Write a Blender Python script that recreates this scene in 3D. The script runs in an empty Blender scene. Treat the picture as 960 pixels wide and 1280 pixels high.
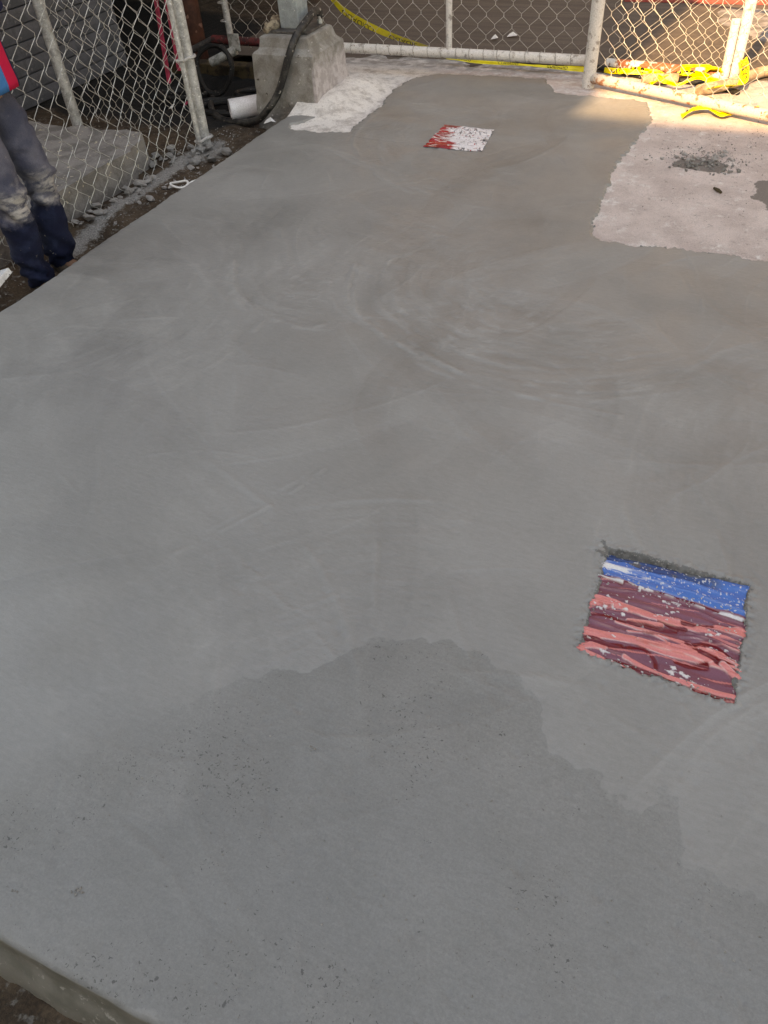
import bpy, bmesh, math, random
import numpy as np
from mathutils import Vector, Matrix
random.seed(7)
RNG = np.random.default_rng(11)
scene = bpy.context.scene
COL = scene.collection

# ------------------------------------------------------------------ camera, sky, sun, exposure
# Frame: x runs along the front edge of the slab, y along its left edge, z = 0 is the slab top.
cam_d = bpy.data.cameras.new('camera')
cam_d.sensor_fit = 'VERTICAL'; cam_d.sensor_height = 36.0; cam_d.lens = 26.16
cam_d.clip_start = 0.05; cam_d.clip_end = 2000
cam = bpy.data.objects.new('camera', cam_d); COL.objects.link(cam)
cam.matrix_world = Matrix(((0.91554, -0.24453, 0.31935, 0.0),
                           (0.39806, 0.66473, -0.63220, 0.0),
                           (-0.05769, 0.70593, 0.70593, 1.60),
                           (0, 0, 0, 1)))
scene.camera = cam

SUN_EL = math.radians(35.0)
SUN_AZ = math.radians(84.0)            # heading in which the sunlight travels
world = bpy.data.worlds.new('World'); scene.world = world; world.use_nodes = True
wn = world.node_tree
sky = wn.nodes.new('ShaderNodeTexSky'); sky.sky_type = 'NISHITA'; sky.sun_disc = False
sky.sun_elevation = SUN_EL; sky.sun_rotation = math.radians(186.0)
sky.air_density = 1.0; sky.dust_density = 0.7; sky.ozone_density = 1.0
wn.links.new(sky.outputs[0], wn.nodes['Background'].inputs[0])
wn.nodes['Background'].inputs[1].default_value = 0.15

sun_d = bpy.data.lights.new('sun', 'SUN'); sun_d.energy = 2.6; sun_d.angle = math.radians(0.45)
sun_d.color = (1.0, 0.81, 0.62)
sun = bpy.data.objects.new('sun', sun_d); COL.objects.link(sun)
sdir = Vector((math.cos(SUN_AZ) * math.cos(SUN_EL), math.sin(SUN_AZ) * math.cos(SUN_EL), -math.sin(SUN_EL)))
sun.rotation_euler = sdir.to_track_quat('-Z', 'Y').to_euler()
sun.location = (-2, -12, 14)

vs = scene.view_settings
vs.view_transform = 'Standard'; vs.look = 'None'; vs.gamma = 1.0; vs.use_curve_mapping = False
vs.exposure = 2.28
vs.use_white_balance = True; vs.white_balance_temperature = 12600; vs.white_balance_tint = 13

# ------------------------------------------------------------------ helpers: noise
def _hash(ix, iy, seed):
    h = (ix.astype(np.int64) * 374761393 + iy.astype(np.int64) * 668265263 + seed * 974634777) & 0xffffffff
    h = ((h ^ (h >> 13)) * 1274126177) & 0xffffffff
    h = (h ^ (h >> 16)) & 0xffffff
    return h / float(0xffffff)
def vnoise(x, y, seed=0):
    x = np.asarray(x, float); y = np.asarray(y, float)
    ix = np.floor(x); iy = np.floor(y); fx = x - ix; fy = y - iy
    fx = fx * fx * fx * (fx * (fx * 6 - 15) + 10); fy = fy * fy * fy * (fy * (fy * 6 - 15) + 10)
    a = _hash(ix, iy, seed); b = _hash(ix + 1, iy, seed); c = _hash(ix, iy + 1, seed); d = _hash(ix + 1, iy + 1, seed)
    return (a * (1 - fx) + b * fx) * (1 - fy) + (c * (1 - fx) + d * fx) * fy
def fbm(x, y, seed=0, o=4):
    s = 0; a = 0.5; t = 0
    for k in range(o):
        s = s + a * vnoise(x, y, seed + 17 * k); t += a; a *= 0.5; x = x * 2.03; y = y * 2.03
    return s / t
def sstep(a, b, x):
    t = np.clip((x - a) / (b - a), 0, 1); return t * t * (3 - 2 * t)
def seg_dist(px, py, pts, closed=False):
    """unsigned distance to a polyline and signed side of the nearest segment"""
    best = np.full(px.shape, 1e9); side = np.zeros(px.shape); n = len(pts)
    for i in range(n if closed else n - 1):
        ax, ay = pts[i]; bx, by = pts[(i + 1) % n]
        dx, dy = bx - ax, by - ay; L = dx * dx + dy * dy + 1e-12
        t = np.clip(((px - ax) * dx + (py - ay) * dy) / L, 0, 1)
        d = np.hypot(px - ax - t * dx, py - ay - t * dy)
        s = np.sign(dx * (py - ay) - dy * (px - ax))
        m = d < best; best = np.where(m, d, best); side = np.where(m, s, side)
    return best, side
def poly_sdf(px, py, pts):
    d, _ = seg_dist(px, py, pts, True)
    ins = np.zeros(px.shape, bool); n = len(pts)
    for i in range(n):
        x1, y1 = pts[i]; x2, y2 = pts[(i + 1) % n]
        c = ((y1 > py) != (y2 > py)) & (px < (x2 - x1) * (py - y1) / ((y2 - y1) + 1e-12) + x1)
        ins ^= c
    return np.where(ins, d, -d)

# ------------------------------------------------------------------ helpers: objects
def link(name, me, mat=None, parent=None, smooth=False):
    o = bpy.data.objects.new(name, me); COL.objects.link(o)
    if mat is not None and len(me.materials) == 0: me.materials.append(mat)
    if parent is not None: o.parent = parent
    if smooth: me.shade_smooth()
    return o
def tag(o, label=None, cat=None, group=None, kind=None):
    if label: o['label'] = label
    if cat: o['category'] = cat
    if group: o['group'] = group
    if kind: o['kind'] = kind
    return o
def thing(name, label, cat, loc=(0, 0, 0), group=None):
    o = bpy.data.objects.new(name, None); COL.objects.link(o); o.location = loc
    o.empty_display_size = 0.1
    return tag(o, label, cat, group)
def mesh(name, v, f):
    me = bpy.data.meshes.new(name); me.from_pydata([tuple(p) for p in v], [], f); me.update(); return me
class MB:
    """collects shapes for one mesh; positions are given in the parent's frame"""
    def __init__(s): s.v = []; s.f = []
    def add(s, v, f):
        n = len(s.v); s.v += [tuple(p) for p in v]; s.f += [tuple(i + n for i in q) for q in f]; return s
    def box(s, lo, hi, rot=None, bev=0.0):
        bm = bmesh.new(); bmesh.ops.create_cube(bm, size=1)
        c = [(a + b) / 2 for a, b in zip(lo, hi)]; d = [b - a for a, b in zip(lo, hi)]
        for v in bm.verts: v.co = Vector((v.co.x * d[0], v.co.y * d[1], v.co.z * d[2]))
        if bev: bmesh.ops.bevel(bm, geom=list(bm.edges), offset=bev, segments=2, affect='EDGES', profile=0.6)
        R = rot or Matrix.Identity(3)
        bm.verts.index_update()
        s.add([R @ v.co + Vector(c) for v in bm.verts], [[v.index for v in f.verts] for f in bm.faces]); bm.free(); return s
    def tube(s, pts, r, n=10, cap=True, inner=None):
        pts = [Vector(p) for p in pts]; N = len(pts)
        rs = r if isinstance(r, (list, tuple)) else [r] * N
        t0 = (pts[1] - pts[0]).normalized()
        nrm = t0.orthogonal().normalized(); rings = []
        for i, p in enumerate(pts):
            if i == 0: t = pts[1] - pts[0]
            elif i == N - 1: t = pts[-1] - pts[-2]
            else: t = (pts[i + 1] - pts[i]).normalized() + (pts[i] - pts[i - 1]).normalized()
            t = t.normalized() if t.length > 1e-9 else t0
            nrm = (nrm - t * nrm.dot(t)).normalized(); b = t.cross(nrm)
            rings.append([p + (nrm * math.cos(2 * math.pi * k / n) + b * math.sin(2 * math.pi * k / n)) * rs[i] for k in range(n)])
        v = [q for rr in rings for q in rr]; f = []
        for i in range(N - 1):
            for k in range(n):
                f.append((i * n + k, i * n + (k + 1) % n, (i + 1) * n + (k + 1) % n, (i + 1) * n + k))
        if cap:
            f.append(tuple(range(n - 1, -1, -1))); f.append(tuple((N - 1) * n + k for k in range(n)))
        return s.add(v, f)
    def build(s, name, mat, parent=None, smooth=False):
        o = link(name, mesh(name, s.v, s.f), mat, parent, False)
        if smooth:
            o.data.shade_smooth()
            if hasattr(o.data, 'set_sharp_from_angle'): o.data.set_sharp_from_angle(angle=math.radians(42))
        return o
def spline(pts, n=8):
    P = [Vector(p) for p in pts]; P = [P[0] * 2 - P[1]] + P + [P[-1] * 2 - P[-2]]; out = []
    for i in range(1, len(P) - 2):
        for k in range(n):
            t = k / n; a, b, c, d = P[i - 1], P[i], P[i + 1], P[i + 2]
            out.append(0.5 * ((2 * b) + (c - a) * t + (2 * a - 5 * b + 4 * c - d) * t * t + (3 * b - a - 3 * c + d) * t ** 3))
    out.append(P[-2]); return out
def grid_mesh(name, xs, ys, Z, attrs=None, keep=None):
    nx, ny = len(xs), len(ys)
    X, Y = np.meshgrid(xs, ys)
    co = np.stack([X, Y, Z], -1).reshape(-1, 3)
    idx = np.arange(nx * ny).reshape(ny, nx)
    q = np.stack([idx[:-1, :-1], idx[:-1, 1:], idx[1:, 1:], idx[1:, :-1]], -1).reshape(-1, 4)
    if keep is not None: q = q[keep.reshape(-1)]
    return raw_mesh(name, co, q, attrs)
def raw_mesh(name, co, q, attrs=None):
    me = bpy.data.meshes.new(name)
    me.vertices.add(len(co)); me.vertices.foreach_set('co', np.asarray(co, np.float32).ravel())
    me.loops.add(len(q) * 4); me.polygons.add(len(q))
    me.loops.foreach_set('vertex_index', np.asarray(q, np.int32).ravel())
    me.polygons.foreach_set('loop_start', np.arange(0, len(q) * 4, 4, dtype=np.int32))
    me.update(calc_edges=True); me.validate()
    for k, a in (attrs or {}).items():
        a = np.asarray(a, np.float32)
        if a.ndim == 2 and a.shape[1] == 3 and a.shape[0] == len(co):
            at = me.attributes.new(k, 'FLOAT_VECTOR', 'POINT'); at.data.foreach_set('vector', a.ravel())
        else:
            at = me.attributes.new(k, 'FLOAT', 'POINT'); at.data.foreach_set('value', a.ravel())
    return me

# ------------------------------------------------------------------ helpers: materials
class NT:
    def __init__(s, name):
        s.m = bpy.data.materials.new(name); s.m.use_nodes = True; s.t = s.m.node_tree
        s.b = s.t.nodes['Principled BSDF']; s.co = s.t.nodes.new('ShaderNodeTexCoord')
    def val(s, x, sock):
        if hasattr(x, 'is_linked') or isinstance(x, bpy.types.NodeSocket): s.t.links.new(x, sock)
        elif isinstance(x, (tuple, list)): sock.default_value = tuple(x) + ((1,) if len(x) == 3 and sock.type == 'RGBA' else ())
        else: sock.default_value = x
    def math(s, op, a, b=0.0, c=None, clamp=False):
        n = s.t.nodes.new('ShaderNodeMath'); n.operation = op; n.use_clamp = clamp
        s.val(a, n.inputs[0]); s.val(b, n.inputs[1])
        if c is not None: s.val(c, n.inputs[2])
        return n.outputs[0]
    def attr(s, name, vec=False):
        n = s.t.nodes.new('ShaderNodeAttribute'); n.attribute_name = name
        return n.outputs['Vector'] if vec else n.outputs['Fac']
    def mapping(s, scale=(1, 1, 1), rot=(0, 0, 0), src=None):
        n = s.t.nodes.new('ShaderNodeMapping'); n.inputs['Scale'].default_value = scale; n.inputs['Rotation'].default_value = rot
        s.t.links.new(src or s.co.outputs['Object'], n.inputs[0]); return n.outputs[0]
    def noise(s, scale, detail=4, rough=0.55, vec=None, dist=0.0):
        n = s.t.nodes.new('ShaderNodeTexNoise'); n.inputs['Scale'].default_value = scale; n.inputs['Detail'].default_value = detail
        n.inputs['Roughness'].default_value = rough; n.inputs['Distortion'].default_value = dist
        s.t.links.new(vec or s.co.outputs['Object'], n.inputs['Vector']); return n.outputs['Fac']
    def voro(s, scale, vec=None, feature='F1', out='Distance', rnd=1.0):
        n = s.t.nodes.new('ShaderNodeTexVoronoi'); n.feature = feature; n.inputs['Scale'].default_value = scale; n.inputs['Randomness'].default_value = rnd
        s.t.links.new(vec or s.co.outputs['Object'], n.inputs['Vector']); return n.outputs[out]
    def ramp(s, x, lo, hi, a=0.0, b=1.0):
        n = s.t.nodes.new('ShaderNodeMapRange'); n.clamp = True; n.interpolation_type = 'SMOOTHSTEP'
        s.val(x, n.inputs[0])
        for i, k in enumerate((lo, hi, a, b)): s.val(k, n.inputs[1 + i])
        return n.outputs[0]
    def mix(s, f, a, b, mode='MIX'):
        n = s.t.nodes.new('ShaderNodeMix'); n.data_type = 'RGBA'; n.blend_type = mode
        s.val(f, n.inputs[0]); s.val(a, n.inputs[6]); s.val(b, n.inputs[7]); return n.outputs[2]
    def scale(s, col, f):
        n = s.t.nodes.new('ShaderNodeVectorMath'); n.operation = 'SCALE'; s.val(col, n.inputs[0]); s.val(f, n.inputs['Scale']); return n.outputs[0]
    def rgb(s, c):
        n = s.t.nodes.new('ShaderNodeRGB'); n.outputs[0].default_value = tuple(c) + (1,); return n.outputs[0]
    def bump(s, h, strength=0.3, dist=0.01):
        n = s.t.nodes.new('ShaderNodeBump'); n.inputs['Strength'].default_value = strength; n.inputs['Distance'].default_value = dist
        s.t.links.new(h, n.inputs['Height']); s.t.links.new(n.outputs[0], s.b.inputs['Normal']); return n
    def done(s, col, rough=0.7, metal=0.0, spec=0.4):
        s.val(col, s.b.inputs['Base Color']); s.val(rough, s.b.inputs['Roughness']); s.val(metal, s.b.inputs['Metallic'])
        s.b.inputs['Specular IOR Level'].default_value = spec; return s.m

def worn(name, base, second, rough=0.7, scale=12, bump=0.25, metal=0.0, lo=0.42, hi=0.6, grain=160, specks=None, spec=0.4, bdist=0.004):
    """two-tone patchy material with grain, for concrete, paint, metal, soil"""
    n = NT(name)
    f = n.ramp(n.noise(scale, 6, 0.65), lo, hi)
    c = n.mix(f, n.rgb(base), n.rgb(second))
    g = n.noise(grain, 3)
    c = n.scale(c, n.ramp(g, 0.25, 0.75, 0.82, 1.14))
    if specks:
        c = n.mix(n.ramp(n.noise(specks[1], 2, 0.5), specks[2], specks[2] + 0.03), c, n.rgb(specks[0]))
    n.bump(n.math('ADD', n.math('MULTIPLY', g, 0.4), f), bump, bdist)
    return n.done(c, n.ramp(f, 0, 1, rough, min(1, rough + 0.12)), metal, spec)

M = {}
M['galv'] = worn('galvanised_steel', (0.50, 0.49, 0.48), (0.34, 0.33, 0.32), 0.5, 25, 0.2, 0.25, specks=((0.72, 0.70, 0.68), 60, 0.66))
M['wire'] = worn('fence_wire', (0.52, 0.51, 0.49), (0.40, 0.38, 0.35), 0.45, 30, 0.1, 0.3)
M['white_rail'] = worn('flaking_white_paint', (0.62, 0.60, 0.58), (0.30, 0.27, 0.25), 0.6, 22, 0.4, 0, 0.54, 0.66, specks=((0.2, 0.12, 0.08), 70, 0.68))
M['rust_rail'] = worn('rust_and_white_paint', (0.62, 0.59, 0.55), (0.30, 0.10, 0.05), 0.7, 9, 0.5, 0, 0.46, 0.52, specks=((0.15, 0.06, 0.03), 60, 0.66))
M['rust_rail2'] = worn('white_rail_with_rust', (0.44, 0.41, 0.38), (0.30, 0.13, 0.07), 0.7, 14, 0.5, 0, 0.54, 0.62, specks=((0.2, 0.09, 0.05), 70, 0.66))
M['red_pipe'] = worn('rusted_red_pipe', (0.14, 0.022, 0.022), (0.05, 0.02, 0.02), 0.6, 30, 0.4, 0, specks=((0.5, 0.42, 0.4), 70, 0.70))
M['dark_pipe'] = worn('dark_dirty_pipe', (0.05, 0.045, 0.045), (0.12, 0.11, 0.10), 0.5, 18, 0.3)
M['fitting'] = worn('pale_fitting', (0.46, 0.46, 0.44), (0.22, 0.22, 0.2), 0.5, 25, 0.3)
M['rust_tank'] = worn('rusty_tank', (0.085, 0.028, 0.018), (0.05, 0.018, 0.012), 0.6, 7, 0.4, specks=((0.22, 0.11, 0.09), 9, 0.64))
M['black_rubber'] = worn('black_rubber', (0.009, 0.009, 0.009), (0.018, 0.017, 0.016), 0.6, 30, 0.3, specks=((0.22, 0.20, 0.18), 60, 0.69))
M['hose_dirty'] = worn('dirty_black_hose', (0.014, 0.013, 0.013), (0.05, 0.045, 0.04), 0.5, 25, 0.4, specks=((0.35, 0.32, 0.29), 45, 0.66))
M['pvc'] = worn('white_pvc', (0.74, 0.72, 0.74), (0.66, 0.64, 0.65), 0.35, 12, 0.05, specks=((0.2, 0.18, 0.17), 45, 0.74))
M['pink'] = worn('pink_painted_pole', (0.42, 0.03, 0.08), (0.28, 0.02, 0.05), 0.5, 20, 0.1)
M['post_paint'] = worn('grey_blue_painted_steel', (0.30, 0.34, 0.35), (0.24, 0.27, 0.28), 0.45, 14, 0.15, specks=((0.65, 0.65, 0.63), 34, 0.70))
M['ped'] = worn('old_cast_concrete', (0.30, 0.28, 0.25), (0.22, 0.195, 0.165), 0.85, 9, 0.5, specks=((0.60, 0.58, 0.55), 40, 0.69), grain=220)
M['ped_splash'] = worn('pink_grey_concrete', (0.48, 0.43, 0.43), (0.36, 0.31, 0.30), 0.85, 11, 0.4)
M['glove'] = worn('dirty_work_glove', (0.30, 0.24, 0.17), (0.12, 0.09, 0.07), 0.9, 28, 0.5)
M['slat'] = worn('grey_shutter_steel', (0.125, 0.13, 0.15), (0.09, 0.094, 0.107), 0.45, 6, 0.1, 0.2, specks=((0.2, 0.2, 0.21), 22, 0.70))
M['block'] = worn('weathered_concrete_ledge', (0.22, 0.20, 0.19), (0.14, 0.127, 0.12), 0.9, 7, 0.6, specks=((0.42, 0.36, 0.28), 26, 0.66))
M['rubble'] = worn('broken_concrete', (0.36, 0.35, 0.34), (0.22, 0.21, 0.20), 0.95, 25, 0.6)
M['rubble_pale'] = worn('pale_broken_concrete', (0.46, 0.43, 0.41), (0.30, 0.275, 0.26), 0.95, 25, 0.6)
M['rubble_dark'] = worn('damp_concrete_crumbs', (0.19, 0.18, 0.168), (0.28, 0.265, 0.25), 0.9, 30, 0.6)
M['timber'] = worn('dirty_timber', (0.075, 0.055, 0.028), (0.03, 0.022, 0.016), 0.9, 14, 0.5)
M['white_board'] = worn('splattered_white_board', (0.66, 0.65, 0.66), (0.50, 0.49, 0.50), 0.7, 20, 0.4, specks=((0.10, 0.09, 0.09), 55, 0.62))
M['white_plastic'] = worn('white_plastic', (0.75, 0.74, 0.72), (0.62, 0.6, 0.58), 0.4, 20, 0.05)
M['wall_cream'] = worn('painted_render', (0.46, 0.44, 0.41), (0.40, 0.38, 0.35), 0.9, 1.2, 0.2)
M['shed_wall'] = worn('sooty_wall', (0.018, 0.017, 0.017), (0.03, 0.027, 0.025), 0.9, 3, 0.3)  # near-black wall colour
M['roof'] = worn('roof_sheet', (0.16, 0.16, 0.16), (0.12, 0.11, 0.11), 0.6, 2, 0.2)
M['glass'] = NT('window_glass').done((0.03, 0.04, 0.045), 0.08, 0, 0.6)
M['red_kerb'] = worn('red_kerb_paint', (0.42, 0.07, 0.06), (0.30, 0.09, 0.08), 0.8, 6, 0.3)
M['apron'] = worn('pale_rough_apron', (0.28, 0.25, 0.24), (0.15, 0.13, 0.12), 0.95, 9, 0.6)
M['debris_pipe'] = worn('tan_pipe', (0.42, 0.32, 0.22), (0.28, 0.19, 0.12), 0.7, 12, 0.3)
M['ink'] = NT('black_ink').done((0.012, 0.012, 0.01), 0.6)
n_ = NT('yellow_tape'); n_.b.inputs['Transmission Weight'].default_value = 0.0
M['tape'] = n_.done(n_.mix(n_.ramp(n_.noise(14, 4), 0.4, 0.7), n_.rgb((0.72, 0.62, 0.04)), n_.rgb((0.58, 0.47, 0.03))), 0.4)

# ------------------------------------------------------------------ the setting: ground, slab, pavement, road
def axis(*segs):
    """segs: (start, stop, step) pieces that follow each other"""
    out = []
    for a, b, st in segs:
        k = max(1, int(round((b - a) / st))); out += list(np.linspace(a, b, k, endpoint=False))
    out.append(segs[-1][1]); return np.array(out)

# bare soil, one sheet to the horizon, uneven where it is seen
gx = axis((-900, -60, 120), (-60, -8, 8), (-8, -5.4, 0.3), (-5.4, -2.6, 0.022), (-2.6, -1.5, 0.1), (-1.5, 0.2, 0.03), (0.2, 8, 1.0), (8, 60, 8), (60, 900, 120))
gy = axis((-900, -60, 120), (-60, -2, 6), (-2, -0.4, 0.2), (-0.4, 0.16, 0.02), (0.16, 1.2, 0.13), (1.2, 6.6, 0.024), (6.6, 12, 0.5), (12, 60, 8), (60, 900, 120))
X, Y = np.meshgrid(gx, gy)
near = sstep(-6, -5, X) * sstep(8, 7, Y) * sstep(-3, -1, Y) * sstep(1.5, 0.5, X)
Z = -0.135 + near * (0.05 * (fbm(X * 4, Y * 4, 3, 4) - 0.5) + 0.022 * (fbm(X * 22, Y * 22, 9, 3) - 0.5))
Z -= 0.10 * poly_sdf(X, Y, [(-4.6, 4.95), (-3.25, 4.95), (-3.25, 5.75), (-4.6, 5.75)]).clip(0, 0.2) / 0.2
Z -= 0.075 * sstep(-3.45, -3.2, X) * sstep(3.3, 2.9, Y) * sstep(1.2, 1.6, Y)
Z -= 0.05 * sstep(0.2, 0.0, Y) * sstep(-2, -1.6, X) * sstep(0.6, 0.3, X)
Z = np.where((X > -2.7) & (Y > 0.3) & (X < 8) & (Y < 6.2), -0.2, Z)
Z = np.where((X > -4.2) & (Y > 6.3), -0.2, Z)
pit_shade = poly_sdf(X, Y, [(-5.2, 4.7), (-3.45, 4.55), (-3.1, 4.9), (-3.2, 5.85), (-4.2, 6.3), (-4.6, 7.5), (-9, 9), (-9, 5.2)])  # mask for soil painted near-black in place of the pit's shade
nt = NT('soil')
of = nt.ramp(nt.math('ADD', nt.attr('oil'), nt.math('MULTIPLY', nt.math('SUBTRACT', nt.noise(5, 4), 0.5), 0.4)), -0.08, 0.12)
f1 = nt.noise(7, 6, 0.6)
c = nt.mix(nt.ramp(f1, 0.38, 0.62), nt.rgb((0.045, 0.027, 0.016)), nt.rgb((0.085, 0.056, 0.036)))
c = nt.mix(nt.ramp(nt.noise(34, 4, 0.6), 0.56, 0.66), c, nt.rgb((0.14, 0.125, 0.11)))
cm_ = nt.ramp(nt.math('ADD', nt.attr('cem'), nt.math('MULTIPLY', nt.noise(20, 6, .75), 0.9)), 0.72, 0.92)
c = nt.mix(cm_, c, nt.mix(nt.noise(60, 4), nt.rgb((0.16, 0.15, 0.14)), nt.rgb((0.34, 0.325, 0.31))))
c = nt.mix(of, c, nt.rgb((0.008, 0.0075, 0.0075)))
g2 = nt.noise(120, 4, 0.7)
c = nt.scale(c, nt.ramp(g2, 0.3, 0.7, 0.65, 1.35))
nt.bump(nt.math('ADD', g2, nt.noise(30, 4)), 0.7, 0.012)
M['soil'] = nt.done(c, 0.92)
ground = tag(link('ground', grid_mesh('ground', gx, gy, Z, {'oil': pit_shade.ravel(), 'cem': (np.exp(-((X + 3.27) / .09) ** 2) * sstep(2.4, 2.9, Y) * sstep(4.6, 4.3, Y) * .5 + .35 * np.exp(-((X + 3.25) ** 2 + (Y - 4.2) ** 2) / .06)).ravel()}), M['soil'], None, True), kind='structure')

# old dry pavement beside and beyond the fresh slab
px_ = axis((-3.24, -2.82, 0.03), (-2.82, 0.5, 0.03), (0.5, 6.0, 0.25)); py_ = axis((3.2, 6.25, 0.03))
X, Y = np.meshgrid(px_, py_)
kp = (X > -2.825) | (Y > 5.1); kp = kp[:-1, :-1] & kp[1:, 1:] & kp[:-1, 1:] & kp[1:, :-1]
Z = -0.012 + 0.006 * (fbm(X * 6, Y * 6, 5, 4) - 0.5) - 0.012 * sstep(5.6, 6.2, Y)
dm_ = np.hypot(np.maximum(np.abs(X + 2.9) - 0.25, 0), np.maximum(np.abs(Y - 5.03) - 0.26, 0)); Z += (0.085 * sstep(0.34, 0.02, dm_) + 0.02 * (fbm(X * 16, Y * 16, 6, 3) - .5) * sstep(0.3, 0.1, dm_)) * sstep(4.55, 4.95, Y)
damp_sp = np.maximum(poly_sdf(X, Y, [(0.10, 4.30), (0.3, 4.45), (0.45, 4.3), (0.4, 3.95), (0.19, 3.96), (0.17, 4.06), (0.10, 4.09), (0.13, 4.17)]),
                     poly_sdf(X, Y, [(-0.34, 4.40), (-0.06, 4.36), (-0.03, 4.50), (-0.16, 4.60), (-0.30, 4.54)]) - 0.01)
near_left = sstep(-2.0, -2.4, X)
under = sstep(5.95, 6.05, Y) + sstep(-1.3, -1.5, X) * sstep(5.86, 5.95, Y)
nt = NT('dry_concrete')
c = nt.mix(nt.ramp(nt.noise(4.5, 6, 0.6), 0.35, 0.66), nt.rgb((0.62, 0.52, 0.49)), nt.rgb((0.49, 0.40, 0.375)))
c = nt.mix(nt.ramp(nt.math('ADD', nt.noise(11, 7, 0.75), nt.attr('crust')), 0.52, 0.68), c, nt.rgb((0.70, 0.655, 0.63)))
c = nt.mix(nt.attr('pale'), c, nt.mix(nt.ramp(nt.noise(9, 7, 0.75), 0.34, 0.56), nt.rgb((0.44, 0.40, 0.38)), nt.rgb((0.76, 0.725, 0.70))))
c = nt.mix(nt.ramp(nt.noise(30, 8, 0.85), 0.55, 0.66, 0, 0.75), c, nt.rgb((0.20, 0.17, 0.155)))
c = nt.mix(nt.ramp(nt.noise(70, 5, 0.8), 0.58, 0.66, 0, 0.7), c, nt.rgb((0.60, 0.56, 0.54)))
c = nt.mix(nt.ramp(nt.math('ADD', nt.attr('damp'), nt.math('MULTIPLY', nt.math('SUBTRACT', nt.noise(40, 4), 0.5), 0.05)), -0.004, 0.006), c, nt.rgb((0.20, 0.17, 0.155)))
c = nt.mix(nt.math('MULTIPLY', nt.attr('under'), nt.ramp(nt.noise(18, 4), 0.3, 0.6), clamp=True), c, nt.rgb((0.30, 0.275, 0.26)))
g2 = nt.noise(190, 4, 0.7); c = nt.scale(c, nt.ramp(g2, 0.25, 0.75, 0.80, 1.18))
nt.bump(nt.math('ADD', nt.math('MULTIPLY', g2, 0.6), nt.noise(32, 8, 0.8)), 0.9, 0.012)
M['dry'] = nt.done(c, 0.92)
crust = 0.10 * np.exp(-np.maximum(np.minimum(X + 0.58, Y - 3.4), 0) / 0.10) - 0.03
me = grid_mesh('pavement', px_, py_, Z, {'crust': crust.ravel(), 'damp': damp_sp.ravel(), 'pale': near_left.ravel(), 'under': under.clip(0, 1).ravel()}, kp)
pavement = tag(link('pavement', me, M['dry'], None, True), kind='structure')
# its rough outer side next to the pedestal
MB().box((-2.818, 4.40, -0.2), (-2.78, 5.1, -0.03)).build('pavement_side', M['dry'], pavement)
MB().box((-3.238, 5.12, -0.2), (-3.2, 6.2, -0.05)).build('pavement_side', M['dry'], pavement)

# road behind the fence
nt = NT('road')
st = nt.noise(3.0, 5, 0.6, nt.mapping((0.35, 4.0, 1)))
c = nt.mix(nt.ramp(st, 0.35, 0.65), nt.rgb((0.085, 0.066, 0.055)), nt.rgb((0.118, 0.093, 0.077)))
c = nt.mix(nt.ramp(nt.noise(40, 5, 0.7), 0.62, 0.70), c, nt.rgb((0.20, 0.175, 0.15)))
g2 = nt.noise(150, 4, 0.7); c = nt.scale(c, nt.ramp(g2, 0.25, 0.75, 0.78, 1.2))
nt.bump(nt.math('ADD', g2, nt.noise(25, 5, 0.6, nt.mapping((0.4, 2, 1)))), 0.5, 0.008)
M['road'] = nt.done(c, 0.88)
rx = axis((-4.25, 2.5, 0.06), (2.5, 60, 4)); ry = axis((6.0, 9.0, 0.06), (9, 60, 4))
X, Y = np.meshgrid(rx, ry)
road = tag(link('road', grid_mesh('road', rx, ry, -0.024 + 0.008 * (fbm(X * 3, Y * 6, 21, 3) - 0.5)), M['road'], None, True), kind='structure')
tag(MB().box((-1.3, 8.22, -0.03), (14, 8.42, 0.06), bev=0.015).build('kerb', M['red_kerb']), kind='structure')
ax_ = axis((-0.5, 1.8, 0.03)); ay_ = axis((6.85, 8.1, 0.03)); X, Y = np.meshgrid(ax_, ay_)
sd = poly_sdf(X, Y, [(-0.47, 7.95), (-0.38, 7.55), (-0.12, 7.15), (0.05, 6.98), (0.6, 6.95), (1.7, 7.0), (1.7, 8.05), (-0.4, 8.05)]) + 0.12 * (fbm(X * 12, Y * 12, 4, 3) - 0.5)
tag(link('apron', grid_mesh('apron', ax_, ay_, -0.03 + 0.012 * sstep(-0.02, 0.02, sd) + 0.006 * fbm(X * 14, Y * 14, 8, 3) * sstep(0, .03, sd)), M['apron'], None, True), kind='structure')

# ---- the fresh slab: a height field with a rounded rim, trowel marks, two box-outs
WET = [(-2.82, 0.07), (2.6, 0.07), (2.6, 3.43), (0.25, 3.42), (-0.14, 3.42), (-0.50, 3.40), (-0.545, 3.47), (-0.57, 3.71), (-0.60, 4.22), (-0.575, 4.65), (-0.54, 5.08),
       (-0.60, 5.40), (-0.9, 5.45), (-1.24, 5.48), (-1.30, 5.62), (-1.37, 5.775), (-1.8, 5.75), (-2.15, 5.73), (-2.30, 5.62), (-2.35, 5.34), (-2.31, 5.15), (-2.28, 5.0),
       (-2.29, 4.72), (-2.28, 4.46), (-2.45, 4.40), (-2.68, 4.41), (-2.74, 4.50), (-2.66, 4.58), (-2.62, 4.66), (-2.68, 4.70), (-2.82, 4.62)]
xs = axis((-2.82, -0.14, 0.0085), (-0.14, 0.38, 0.0042), (0.38, 0.80, 0.009), (0.80, 2.6, 0.06))
ys = axis((0.07, 1.08, 0.0085), (1.08, 1.58, 0.0042), (1.58, 4.26, 0.0095), (4.26, 4.78, 0.0065), (4.78, 5.85, 0.0095))
X, Y = np.meshgrid(xs, ys)
sd = poly_sdf(X, Y, WET)
inner = np.minimum.reduce([X + 2.82, Y - 0.07])           # distance from the two formed edges
inner = np.where(Y > 4.60, 1.0, inner)
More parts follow.
